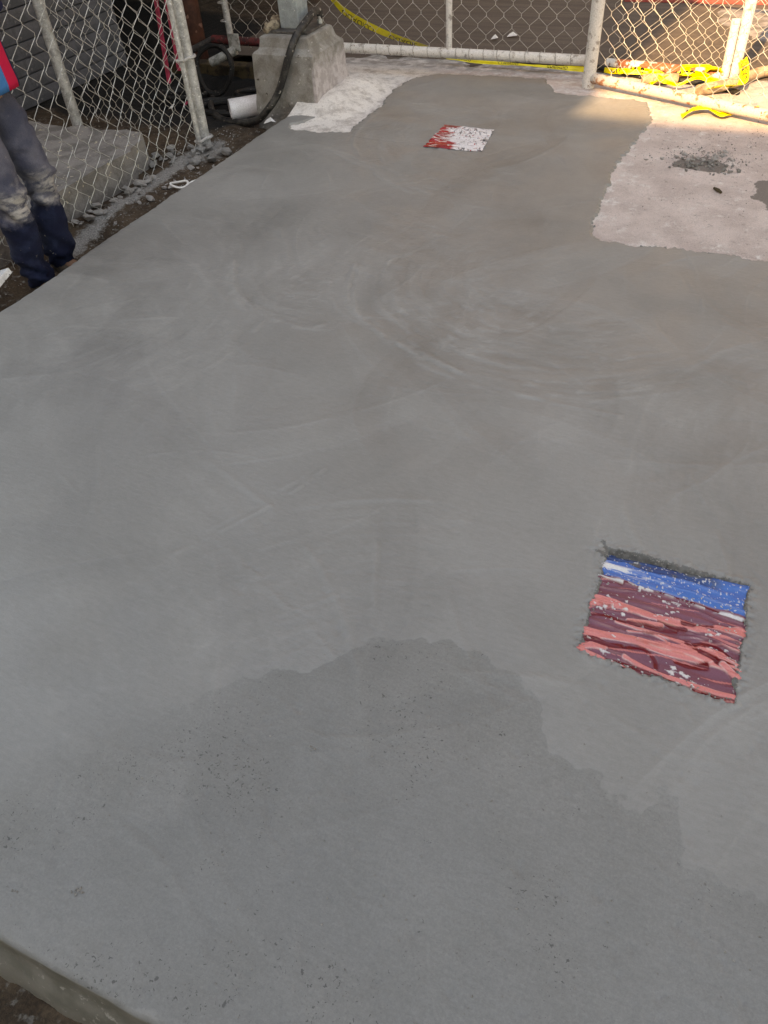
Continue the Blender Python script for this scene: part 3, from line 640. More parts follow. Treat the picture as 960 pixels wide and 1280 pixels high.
# return panel behind it
rp = thing('return_fence', 'chain link fence panel on grey post behind the left gate', 'fence', (-4.46, 4.41, -0.13))
pipe('fence_post', (-4.46, 4.41, -0.16), (-4.46, 4.41, 1.95), 0.038, M['galv'], rp, 18)
pipe('top_rail', (-4.46, 4.41, 1.85), (-3.33, 4.36, 1.85), 0.02, M['galv'], rp)
chainlink('chain_link_mesh', (-4.43, 4.41, 0), (1, -0.045, 0), 1.10, -0.06, 1.86, rp, seed=25, bulge=0.03, r=0.0018)

# ------------------------------------------------------------------ pedestal with steel post
pd = thing('concrete_pedestal', 'tapered concrete pedestal carrying a grey steel post', 'pedestal', (-2.95, 5.2, -0.13))
def ring(x0, x1, y0, y1, z, k): # ring of points around a rectangle, k per side
    out = []
    for (a, b) in (((x0, y0), (x1, y0)), ((x1, y0), (x1, y1)), ((x1, y1), (x0, y1)), ((x0, y1), (x0, y0))):
        for i in range(k): out.append((a[0] + (b[0] - a[0]) * i / k, a[1] + (b[1] - a[1]) * i / k, z))
    return out
K = 26; v = []; f = []
lev = [(-3.15, -2.65, 4.77, 5.29, -0.2)] + [(-3.15 + .025 * t, -2.65 - .025 * t, 4.77 + .03 * t, 5.29 - .03 * t, -0.2 + 0.495 * t) for t in np.linspace(.08, 1, 14)] + \
      [(-3.124, -2.676, 4.801, 5.259, 0.308), (-3.115, -2.686, 4.812, 5.250, 0.318), (-3.100, -2.706, 4.834, 5.236, 0.330), (-3.094, -2.716, 4.846, 5.228, 0.340), (-3.089, -2.728, 4.855, 5.222, 0.375), (-3.086, -2.733, 4.858, 5.220, 0.393), (-3.076, -2.743, 4.868, 5.21, 0.400)]
for j, L_ in enumerate(lev):
    for p in ring(*L_, K):
        w = 0.010 * (fbm(np.array(p[0] * 14 + p[2] * 9), np.array(p[1] * 14 + p[2] * 11), 71, 3) - 0.5) + 0.006 * (fbm(np.array(p[0] * 60 + p[2] * 50), np.array(p[1] * 60), 72, 2) - 0.5)
        c0 = Vector((-2.9, 5.03, p[2])); dd = (Vector(p) - c0); dd.z = 0
        sgn = dd.normalized(); v.append(rel(pd, Vector(p) + sgn * float(w) + Vector((0, 0, float(w) * 0.5))))
n = 4 * K
for j in range(len(lev) - 1):
    for i in range(n): f.append((j * n + i, j * n + (i + 1) % n, (j + 1) * n + (i + 1) % n, (j + 1) * n + i))
f.append(tuple((len(lev) - 1) * n + i for i in range(n)))
nt = NT('cast_concrete')
pos = nt.co.outputs['Object']
fa = nt.noise(9, 6, 0.65); c = nt.mix(nt.ramp(fa, 0.4, 0.62), nt.rgb((0.33, 0.315, 0.295)), nt.rgb((0.22, 0.20, 0.178)))
geo = nt.t.nodes.new('ShaderNodeNewGeometry'); sep = nt.t.nodes.new('ShaderNodeSeparateXYZ'); nt.t.links.new(pos, sep.inputs[0])
east = nt.ramp(sep.outputs['X'], 0.255, 0.272)
low = nt.ramp(nt.math('ADD', sep.outputs['Z'], nt.math('MULTIPLY', fa, 0.2)), 0.56, 0.40)
c = nt.mix(nt.math('MULTIPLY', east, low), c, nt.mix(nt.ramp(nt.noise(22, 5), 0.4, 0.6), nt.rgb((0.56, 0.51, 0.52)), nt.rgb((0.42, 0.37, 0.37))))
c = nt.mix(nt.ramp(nt.noise(34, 4), 0.66, 0.70), c, nt.rgb((0.58, 0.55, 0.52)))
c = nt.mix(nt.ramp(nt.noise(26, 4), 0.31, 0.27), c, nt.rgb((0.10, 0.085, 0.07)))
gr = nt.noise(210, 3); c = nt.scale(c, nt.ramp(gr, .25, .75, .82, 1.15)); nt.bump(nt.math('ADD', gr, nt.noise(30, 7, .7)), 0.9, 0.010)
mped = nt.done(c, 0.9)
pm = link('pedestal_block', mesh('pedestal_block', v, f), mped, pd); pm.data.shade_smooth(); pm.data.set_sharp_from_angle(angle=math.radians(20))
MB().box(rel(pd, (-3.055, 4.93, 0.401)), rel(pd, (-2.765, 5.20, 0.414)), bev=0.003).build('base_plate', M['dark_pipe'], pd)
post = MB().box(rel(pd, (-3.0, 5.0, 0.414)), rel(pd, (-2.858, 5.145, 3.0)), bev=0.008).build('steel_post', M['post_paint'], pd)
for (x, y) in ((-2.815, 4.965), (-2.795, 5.175), (-3.03, 5.175)):
    b = MB().tube([rel(pd, (x, y, 0.41)), rel(pd, (x, y, 0.455)), rel(pd, (x, y, 0.47))], 0.010, 8).build('anchor_bolt', M['galv'], pd)
    MB().tube([rel(pd, (x, y, 0.414)), rel(pd, (x, y, 0.426)), rel(pd, (x, y, 0.437))], [0.021, 0.021, 0.018], 6).build('nut', M['fitting'], b)

# hose over the pedestal, curling away on the ground
hp = spline([(-2.80, 5.20, 0.455), (-2.79, 5.165, 0.485), (-2.785, 5.10, 0.495), (-2.785, 5.0, 0.475), (-2.80, 4.85, 0.415), (-2.825, 4.772, 0.325), (-2.885, 4.752, 0.189), (-2.94, 4.732, 0.085), (-3.00, 4.69, 0.01),
             (-3.12, 4.72, -0.075), (-3.30, 4.76, -0.115), (-3.54, 4.86, -0.13), (-3.80, 5.15, -0.15), (-3.95, 5.45, -0.16)], 7)
tag(MB().tube(hp, 0.024, 12).build('hose', M['hose_dirty'], None, True), 'thick dirty black hose draped over the concrete pedestal', 'hose')
# upright coil leaning by the pipes
cx, cy, cz = -3.875, 5.38, 0.03
pts = [(cx + 0.155 * math.cos(t) * (1 + .05 * math.sin(3 * t)), cy + 0.05 * math.sin(t) + 0.012 * t / 6, cz + 0.155 * math.sin(t) + 0.010 * math.sin(2.3 * t)) for t in np.linspace(0.2, 4 * math.pi + 1.2, 80)]
tag(MB().tube(pts, 0.014, 8).build('hose_coil', M['black_rubber'], None, True), 'upright coil of black hose beside the left gate post', 'hose')
def flat_coil(c, r, turns, rr, label):
    pts = [(c[0] + (r - 0.02 * t / 6.28) * math.cos(t + c[0] * 9), c[1] + (r * 0.72 - 0.015 * t / 6.28) * math.sin(t + c[0] * 9), c[2] + 0.012 * t / 6.28 + 0.02 * math.sin(t * 0.7)) for t in np.linspace(0, turns * 2 * math.pi, int(turns * 36))]
    tag(MB().tube(pts, rr, 8).build('hose_coil', M['black_rubber'], None, True), label, 'hose')
flat_coil((-3.62, 5.12, -0.17), 0.30, 3.0, 0.020, 'heap of black hose turns behind the white pipe')
flat_coil((-4.15, 5.30, -0.16), 0.24, 2.2, 0.016, 'loose black hose turns deep in the dark by the shed')
flat_coil((-3.55, 5.45, -0.17), 0.22, 2.0, 0.018, 'black hose loops close behind the concrete pedestal')
# white pipe stub with open end
pw = MB(); a = Vector((-3.385, 4.80, -0.052)); b = Vector((-3.165, 4.99, -0.048)); dvp = (b - a).normalized()
n = 28; e1 = dvp.cross(Vector((0, 0, 1))).normalized(); e2 = e1.cross(dvp)
vv = []; ff = []
for (p, r) in ((a, 0.061), (a, 0.070), (b, 0.070), (b, 0.061), (a, 0.061)):
    vv += [p + (e1 * math.cos(2 * math.pi * k / n) + e2 * math.sin(2 * math.pi * k / n)) * r for k in range(n)]
for j in range(4):
    for k in range(n): ff.append((j * n + k, j * n + (k + 1) % n, (j + 1) * n + (k + 1) % n, (j + 1) * n + k))
tag(MB().add(vv, ff).build('plastic_pipe', M['pvc'], None, True), 'short white plastic pipe lying against the concrete pedestal', 'pipe')
# glove on the pedestal
def blob(m, pts, r, n=10): m.tube(pts, r, n)
gl = thing('work_glove', 'dirty tan work glove left on top of the pedestal', 'glove', (-3.045, 4.97, 0.402))
m = MB(); m.tube([(-0.03, -0.05, 0.012), (-0.02, -0.02, 0.022), (0.0, 0.02, 0.03), (0.01, 0.05, 0.03), (0.012, 0.07, 0.028)], [0.02, 0.028, 0.034, 0.03, 0.018], 12); m.build('palm', M['glove'], gl, True)
for i, (dx, l) in enumerate(((-0.036, 0.055), (-0.014, 0.07), (0.008, 0.072), (0.028, 0.06))):
    MB().tube(spline([(dx * .7, 0.045, 0.03), (dx, 0.075, 0.055), (dx * 1.1, 0.075 + l * .6, 0.06), (dx * 1.15, 0.075 + l, 0.04)], 4), [0.013] * 9 + [0.011] * 3 + [0.007], 8).build('finger', M['glove'], gl, True)
MB().tube(spline([(-0.03, 0.0, 0.02), (-0.055, 0.02, 0.035), (-0.07, 0.05, 0.04)], 4), [0.014] * 6 + [0.012, 0.011, 0.008], 8).build('thumb', M['glove'], gl, True)

# dark pipes and beams behind
tag(MB().tube(spline([(-4.55, 5.62, -0.03), (-4.28, 5.70, 0.07), (-4.07, 5.735, 0.15)], 5), 0.026, 12).build('iron_pipe', M['dark_pipe'], None, True), 'dark iron pipe sloping down to the left by the coiled hose', 'pipe')
tag(MB().box((-4.62, 5.80, -0.16), (-3.2, 5.94, -0.055), bev=0.012).build('timber_beam', M['timber'], None), 'dirty brown timber beam lying under the red rail', 'beam')
tk = thing('rusty_tank', 'upright rusty brown gas cylinder beside the shed opening', 'cylinder', (-4.63, 6.2, -0.16))
MB().tube([(0, 0, 0), (0, 0, 0.02), (0, 0, 1.05), (0, 0, 1.12), (0, 0, 1.17), (0, 0, 1.19)], [0.10, 0.115, 0.115, 0.10, 0.06, 0.03], 24).build('shell', M['rust_tank'], tk, True)
MB().tube([(0, 0, 1.18), (0, 0, 1.22), (0, 0, 1.27)], [0.018, 0.022, 0.015], 10).build('valve', M['dark_pipe'], tk, True)
for p, q, l in (((-3.62, 4.50, 0.19), (-3.53, 4.58, 1.7), 'longer pink pole leaning behind the left gate'), ((-3.49, 4.47, 0.28), (-3.43, 4.50, 1.75), 'shorter pink pole leaning beside the left gate post')):
    pp = Vector(p); qq = Vector(q)
    tag(MB().tube([pp, (pp + qq) / 2, qq], 0.014, 10).build('pink_pole', M['pink'], None, True), l, 'pole')
# ledge behind the left gate
lx = axis((-4.62, -3.40, 0.03)); ly = axis((1.6, 4.0, 0.03)); m = MB()
bm = bmesh.new(); bmesh.ops.create_cube(bm, size=1); bmesh.ops.subdivide_edges(bm, edges=list(bm.edges), cuts=28, use_grid_fill=True)
for vtx in bm.verts:
    p = vtx.co; P = Vector((-4.0 + p.x * 1.18, 2.75 + p.y * 2.5, -0.09 + p.z * 0.26))
    a_ = np.array
    w = 0.05 * (float(fbm(a_(P.x * 5 + P.z * 3), a_(P.y * 5), 33, 4)) - 0.5) + 0.02 * (float(fbm(a_(P.x * 25 + P.z * 20), a_(P.y * 25), 34, 3)) - 0.5)
    e = max(abs(p.x), abs(p.y))
    nrm = Vector((p.x if abs(p.x) > .45 else 0, p.y if abs(p.y) > .45 else 0, p.z if abs(p.z) > .45 else 0))
    if nrm.length > 0: P += nrm.normalized() * w
    if p.x > .4 and p.y > .4: P += Vector((-0.10, -0.12, -0.01)) * (p.x + p.y - .8) * 3
    vtx.co = P - Vector((-4.0, 2.75, -0.22))
bme = bpy.data.meshes.new('concrete_ledge'); bm.to_mesh(bme); bm.free()
led = link('concrete_ledge', bme, M['block'], None, True); led.location = (-4.0, 2.75, -0.22); bme.set_sharp_from_angle(angle=math.radians(50))
tag(led, 'low weathered concrete ledge behind the left gate', 'ledge')

# ------------------------------------------------------------------ rubble
def rock_mesh(seed, n=16):
    r = random.Random(seed); bm = bmesh.new()
    for _ in range(n):
        v = Vector((r.gauss(0, 1), r.gauss(0, 1), r.gauss(0, 1))).normalized() * r.uniform(0.75, 1.05); bm.verts.new((v.x, v.y * 0.8, v.z * 0.62))
    res = bmesh.ops.convex_hull(bm, input=bm.verts); bmesh.ops.delete(bm, geom=[g for g in res['geom_interior'] if isinstance(g, bmesh.types.BMVert)], context='VERTS')
    me = bpy.data.meshes.new('rubble_chunk'); bm.to_mesh(me); bm.free(); return me
def rocks(mat, seeds):
    out = []
    for s in seeds: me = rock_mesh(s); me.materials.append(mat); out.append(me)
    return out
def scatter(meshes, spots, label, group, name='rubble_chunk'):
    for (x, y, z, s) in spots:
        o = link(name, random.choice(meshes)); o.location = (x, y, z)
        o.rotation_euler = (random.uniform(-.5, .5), random.uniform(-.5, .5), random.uniform(0, 6.3)); o.scale = (s, s * random.uniform(.7, 1.1), s * random.uniform(.6, 1))
        tag(o, label, 'rubble', group)
RG = rocks(M['rubble'], range(5)); RPALE = rocks(M['rubble_pale'], range(10, 14)); RD = rocks(M['rubble_dark'], range(20, 24))
def along(a, b, n, spread, s0, s1, z):
    out = []
    for _ in range(n):
        t = random.random(); s = s0 + (s1 - s0) * random.random() ** 2
        out.append((a[0] + (b[0] - a[0]) * t + random.gauss(0, spread), a[1] + (b[1] - a[1]) * t + random.gauss(0, spread), z + s * 0.3, s))
    return out
scatter(RG, along((-3.40, 3.95), (-3.15, 4.28), 26, 0.09, 0.018, 0.05, -0.125), 'grey broken concrete chunk heaped at the foot of the left gate post', 'rubble at the gate post')
scatter(RPALE, along((-3.22, 3.10), (-3.12, 4.00), 22, 0.06, 0.012, 0.035, -0.13), 'pale mortar lump in the strip between left gate and slab', 'mortar lumps along the fence foot')
scatter(RPALE, along((-3.36, 2.95), (-3.30, 3.80), 30, 0.035, 0.018, 0.05, -0.13), 'pale broken concrete lump in the row along the ledge foot', 'lumps along the ledge foot')
scatter(RG, along((-3.62, 3.95), (-3.38, 4.20), 14, 0.08, 0.018, 0.045, -0.12), 'grey concrete lump behind the gate at the ledge end', 'lumps at the ledge end')
scatter(RD, along((-0.30, 4.45), (-0.07, 4.46), 44, 0.05, 0.010, 0.022, -0.010), 'damp grey crumb in the small rubble heap on dry pavement', 'crumbs of the rubble heap')
scatter(RPALE, along((-0.32, 4.54), (-0.05, 4.58), 50, 0.075, 0.008, 0.020, -0.012), 'pale stone at the edge of the small rubble heap on dry pavement', 'stones of the rubble heap')
scatter(RPALE, [(-2.77, 4.80, 0.0, 0.025), (-2.735, 4.86, 0.0, 0.018), (-2.74, 4.98, 0.0, 0.022), (-2.72, 5.06, 0.0, 0.014)], 'pale crumb of mortar against the pedestal foot', 'crumbs at the pedestal foot')
def crumbs(name, spots, mat, label, cat):
    m = MB(); base = [rock_mesh(s, 9) for s in range(40, 44)]
    for (x, y, z, s) in spots:
        b = random.choice(base); R = Matrix.Rotation(random.uniform(0, 6.3), 3, 'Z') @ Matrix.Rotation(random.uniform(0, 6.3), 3, 'X')
        m.add([R @ (v.co * s) + Vector((x, y, z)) for v in b.vertices], [tuple(p.vertices) for p in b.polygons])
    return tag(m.build(name, mat), label, cat, None, 'stuff')
crumbs('gravel', along((-3.22, 2.2), (-3.02, 4.3), 420, 0.09, 0.002, 0.009, -0.132) + along((-3.5, 4.1), (-3.2, 4.6), 260, 0.12, 0.002, 0.010, -0.13), M['rubble'], 'loose grey gravel along the foot of the left gate', 'gravel')
crumbs('debris_crumbs', along((-0.35, 4.55), (0.0, 4.55), 500, 0.09, 0.002, 0.007, -0.011) + along((-0.5, 4.8), (0.4, 5.0), 260, 0.13, 0.002, 0.006, -0.011) + along((-0.45, 3.6), (0.3, 4.3), 160, 0.15, 0.0015, 0.005, -0.011), M['rubble_dark'], 'fine dark crumbs scattered on the dry pavement', 'crumbs')
crumbs('mortar_crumbs', [(x, y, 0.001, random.uniform(.0015, .0035)) for x, y in ((random.uniform(-1.05, .6), random.uniform(.12, .95)) for _ in range(260))] +
       [(x + random.gauss(0, .006), y + random.gauss(0, .006), .001, random.uniform(.0012, .004)) for x, y in ((lambda k, t: ((-.068, 1.16 + .34 * t), (.312, 1.14 + .37 * t), (-.07 + .38 * t, 1.155 - .02 * t), (-.06 + .36 * t, 1.52))[k])(random.choice((0, 0, 1, 1, 2, 2, 3)), random.random()) for _ in range(320))] +
       [(-0.875 + random.gauss(0, .006), 0.20 + random.gauss(0, .009), .002, random.uniform(.003, .006)) for _ in range(9)] +
       [(-1.014 + random.gauss(0, .008), 0.146 + random.gauss(0, .004), .002, random.uniform(.002, .004)) for _ in range(5)] +
       [(-0.572 + random.gauss(0, .005), 0.663 + random.gauss(0, .005), .002, random.uniform(.002, .004)) for _ in range(5)], M['rubble_dark'], 'tiny mortar crumbs stuck to the fresh slab', 'crumbs')
tag(MB().tube([(-0.075, 4.155, -0.004), (-0.055, 4.13, -0.002), (-0.035, 4.105, -0.004)], [0.006, 0.009, 0.006], 6).build('stick', M['timber']), 'short dark stick lying on the dry pavement', 'stick')

# ------------------------------------------------------------------ litter
def loop(c, r, n=26, squash=1.0, z=0.0): return [(c[0] + r * math.cos(t), c[1] + r * squash * math.sin(t), c[2] + z * math.sin(2 * t)) for t in np.linspace(0, 2 * math.pi, n)]
st_ = loop((-2.975, 3.575, -0.06), 0.055, squash=.8, z=.006) + [(-2.90, 3.60, -0.05), (-2.87, 3.635, -0.045), (-2.85, 3.66, -0.05)]
tag(MB().tube(st_, 0.0065, 6).build('plastic_ring', M['white_plastic'], None, True), 'white plastic loop lying in the dirt by the slab edge', 'plastic ring')
bd = MB().box((-0.06, -0.35, -0.014), (0.06, 0.35, 0.014), bev=0.004).build('board', M['white_board']); bd.location = (-3.0, 1.94, -0.03); bd.rotation_euler = (0.10, -0.3, 0.22)
tag(bd, 'paint splattered white board wedged against the slab edge', 'board')
wr = MB().add([(-.03, -.02, 0), (.03, -.015, .02), (.045, .02, .005), (0, .03, .03), (-.035, .02, .01)], [(0, 1, 3), (1, 2, 3), (0, 3, 4)]).build('wrapper', M['white_plastic']); wr.location = (-2.95, 4.60, -0.045)
tag(wr, 'crumpled white wrapper at the foot of the pedestal', 'litter')
for i, (x, y, s) in enumerate(((-2.06, 6.77, .026), (-1.94, 6.87, .04))):
    w = MB().add([(-s, -.02, 0), (s, -.025, .012), (s * .9, .03, .004), (0, .02, .03), (-s * .8, .025, .012)], [(0, 1, 3), (1, 2, 3), (0, 3, 4)]).build('paper_scrap', M['white_plastic']); w.location = (x, y, -0.015)
    tag(w, ('smaller white paper scrap on the road behind the gate', 'larger white paper scrap on the road behind the gate')[i], 'litter')
for i, (x, y) in enumerate(((-3.95, 5.05), (-4.02, 4.96))):
    w = MB().add([(-.02, -.02, 0), (.02, -.015, .012), (.02, .02, .03), (-.01, .02, .02)], [(0, 1, 2), (0, 2, 3)]).build('paper_scrap', (M['pink'], M['white_plastic'])[i]); w.location = (x, y, -0.13)
    tag(w, ('red scrap in the dark under the hose coil', 'white scrap in the dark under the hose coil')[i], 'litter')

# ------------------------------------------------------------------ caution tape
def text_mesh(s, size):
    cu = bpy.data.curves.new('t', 'FONT'); cu.body = s; cu.size = size; cu.resolution_u = 3; cu.align_y = 'CENTER'
    o = bpy.data.objects.new('t', cu); COL.objects.link(o); bpy.context.view_layer.update()
    me = bpy.data.meshes.new_from_object(o.evaluated_get(bpy.context.evaluated_depsgraph_get()))
    v = [x.co.copy() for x in me.vertices]; f = [tuple(p.vertices) for p in me.polygons]
    bpy.data.objects.remove(o); bpy.data.curves.remove(cu); bpy.data.meshes.remove(me); return v, f
def tape(label, pts, width, sides, text=True, flip=False, crumple=0.0, seed=0, spacing=0.48, tsize=0.055, voff=0.0):
    """ribbon along pts; sides gives the across direction at each control point"""
    C = spline(pts, 10); S = [s.normalized() for s in spline(sides, 10)]
    cum = [0.0]
    for i in range(1, len(C)): cum.append(cum[-1] + (C[i] - C[i - 1]).length)
    def at(u, v):
        u = min(max(u, 0), cum[-1] - 1e-6); i = max(k for k in range(len(cum) - 1) if cum[k] <= u); t = (u - cum[i]) / max(1e-9, cum[i + 1] - cum[i])
        c = C[i].lerp(C[i + 1], t); s = S[i].lerp(S[i + 1], t); T = (C[i + 1] - C[i]).normalized(); n = T.cross(s).normalized()
        if n.dot(Vector((.25, -.75, .6))) < 0: n = -n
        k = crumple * ((float(fbm(np.array(u * 9), np.array(v * 12 + 5), seed, 3)) - .5) * 2)
        return c + s * v * width + n * k, n
    m = MB(); NU = max(8, int(cum[-1] / 0.012)); NV = 6; V = []
    for i in range(NU + 1):
        for j in range(NV + 1): V.append(at(cum[-1] * i / NU, j / NV - .5)[0])
    F = [(i * (NV + 1) + j, (i + 1) * (NV + 1) + j, (i + 1) * (NV + 1) + j + 1, i * (NV + 1) + j + 1) for i in range(NU) for j in range(NV)]
    o = m.add(V, F).build('caution_tape', M['tape'], None, True); tag(o, label, 'tape')
    if text:
        tv, tf = text_mesh('CUIDADO', tsize); tw = max(p.x for p in tv); mm = MB(); u0 = 0.04
        while u0 + tw < cum[-1]:
            vv = []
            for p in tv:
                u = u0 + (tw - p.x if flip else p.x); v = (-p.y if flip else p.y) / width + voff
                v = min(.495, max(-.495, v)); q, n = at(u, v); vv.append(q + n * 0.0025)
            mm.add(vv, tf); u0 += spacing
        if mm.v: mm.build('lettering', M['ink'], o)
    return o
tape('yellow caution tape hanging slantwise behind the gate mesh', [(-3.25, 5.86, 0.66), (-3.01, 5.80, 0.43), (-2.86, 5.79, 0.325), (-2.56, 5.79, 0.215), (-2.25, 5.80, 0.145)], 0.058,
     [(0.15, -0.4, 0.9), (0.2, -0.3, 0.9), (0.25, -0.3, 0.9), (0.25, -0.5, 0.8), (0.2, -0.8, 0.45)], flip=True, tsize=0.06, spacing=0.40, voff=-0.2)
tape('yellow caution tape strip on the ground beneath the white gate rail', [(-2.20, 6.02, 0.03), (-1.89, 6.01, 0.018), (-1.57, 5.985, 0.016), (-1.10, 5.95, 0.018)], 0.034,
     [(0, 1, .3), (0, .6, .9), (0, 1, .1), (0, .3, 1)], crumple=0.006, seed=3, tsize=0.034, spacing=0.37)
tape('bright yellow tape stretch in the sun behind the gate rail', [(-1.00, 5.92, 0.03), (-0.76, 5.92, 0.035), (-0.57, 5.90, 0.03), (-0.40, 5.90, 0.04), (-0.24, 5.85, 0.02)], 0.042,
     [(0, 1, .6), (0, 1, .7), (0.1, 1, .4), (0, 1, .8), (.2, 1, .3)], crumple=0.022, seed=4, tsize=0.05, spacing=0.33)
tape('crumpled yellow tape end beside the tan pipe offcut', [(-0.52, 5.90, 0.03), (-0.58, 5.82, 0.04), (-0.66, 5.73, 0.015)], 0.05, [(1, .3, .2), (1, .3, .5), (1, 0, .2)], text=False, crumple=0.015, seed=6)
tape('yellow tape looped around the bent tan pipe', [(-0.13, 6.0, 0.11), (-0.10, 5.86, 0.085), (-0.10, 5.74, 0.04), (-0.20, 5.64, 0.05), (-0.30, 5.64, 0.03), (-0.36, 5.68, 0.02)], 0.058,
     [(.8, .2, .5), (.9, .3, .3), (.7, -.4, .3), (.2, -.9, .4), (.1, -1, .2), (0, -1, .3)], crumple=0.01, seed=8, tsize=0.05, spacing=0.3)
tape('crumpled yellow tape lying in the sun before the open gate', [(-0.38, 5.17, 0.008), (-0.32, 5.26, 0.02), (-0.25, 5.30, 0.03), (-0.19, 5.24, 0.015), (-0.13, 5.23, 0.012), (-0.05, 5.31, 0.02), (0.03, 5.35, 0.015)], 0.075,
     [(.3, -1, .1), (0, -1, .3), (.2, -1, -.2), (0, -1, .2), (-.2, -1, .1), (-.4, -1, .2), (-.3, -1, 0)], crumple=0.018, seed=9, tsize=0.04, spacing=0.3, voff=-.2)

tape('short twisted yellow tape scrap by the sunlit fence posts', [(-0.50, 5.95, 0.06), (-0.38, 5.99, 0.05), (-0.28, 5.93, 0.07), (-0.20, 5.98, 0.03)], 0.05, [(0, 1, .8), (.3, .5, 1), (0, 1, -.3), (.2, 1, .6)], text=False, crumple=0.02, seed=14)
tape('loose yellow tape strand crossing the tan pipes', [(-0.62, 5.74, 0.05), (-0.48, 5.70, 0.03), (-0.36, 5.74, 0.07), (-0.26, 5.69, 0.05)], 0.035, [(.2, 1, .6), (0, 1, .2), (.3, .6, .9), (0, 1, .4)], text=False, crumple=0.015, seed=15)
# ------------------------------------------------------------------ box-outs wrapped in plastic film
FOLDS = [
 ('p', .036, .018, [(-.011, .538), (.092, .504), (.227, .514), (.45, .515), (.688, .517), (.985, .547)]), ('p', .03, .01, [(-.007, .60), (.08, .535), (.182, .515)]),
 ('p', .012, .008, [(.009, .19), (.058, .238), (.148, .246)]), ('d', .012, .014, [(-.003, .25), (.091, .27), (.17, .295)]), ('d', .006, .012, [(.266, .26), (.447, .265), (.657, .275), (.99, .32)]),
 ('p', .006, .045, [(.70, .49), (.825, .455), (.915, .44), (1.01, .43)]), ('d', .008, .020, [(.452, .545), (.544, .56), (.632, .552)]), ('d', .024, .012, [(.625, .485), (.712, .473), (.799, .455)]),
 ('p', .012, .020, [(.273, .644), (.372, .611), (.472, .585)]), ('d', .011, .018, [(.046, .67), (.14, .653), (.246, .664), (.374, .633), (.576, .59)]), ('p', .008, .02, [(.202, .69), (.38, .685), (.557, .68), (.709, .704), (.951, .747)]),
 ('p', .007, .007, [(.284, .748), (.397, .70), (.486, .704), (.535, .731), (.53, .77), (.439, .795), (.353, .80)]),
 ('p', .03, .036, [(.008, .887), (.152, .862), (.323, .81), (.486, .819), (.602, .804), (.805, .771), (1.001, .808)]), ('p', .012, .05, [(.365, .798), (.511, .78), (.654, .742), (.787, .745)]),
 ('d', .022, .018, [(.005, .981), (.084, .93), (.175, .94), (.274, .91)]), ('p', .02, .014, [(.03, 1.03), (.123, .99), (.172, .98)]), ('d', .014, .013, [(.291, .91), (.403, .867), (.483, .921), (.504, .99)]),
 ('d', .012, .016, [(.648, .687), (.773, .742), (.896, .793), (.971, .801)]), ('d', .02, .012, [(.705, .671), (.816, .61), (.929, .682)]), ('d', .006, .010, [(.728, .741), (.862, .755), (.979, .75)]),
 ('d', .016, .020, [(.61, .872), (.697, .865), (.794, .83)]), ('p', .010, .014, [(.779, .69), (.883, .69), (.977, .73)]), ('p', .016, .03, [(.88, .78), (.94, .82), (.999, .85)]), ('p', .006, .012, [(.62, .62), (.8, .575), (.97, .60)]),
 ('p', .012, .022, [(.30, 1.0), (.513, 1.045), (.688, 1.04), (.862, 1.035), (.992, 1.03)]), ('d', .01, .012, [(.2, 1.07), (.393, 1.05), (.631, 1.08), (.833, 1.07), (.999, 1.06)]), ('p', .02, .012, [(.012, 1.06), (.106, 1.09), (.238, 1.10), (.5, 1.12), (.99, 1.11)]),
 ('m', .02, .03, [(.55, .64), (.75, .565), (.95, .56)])]
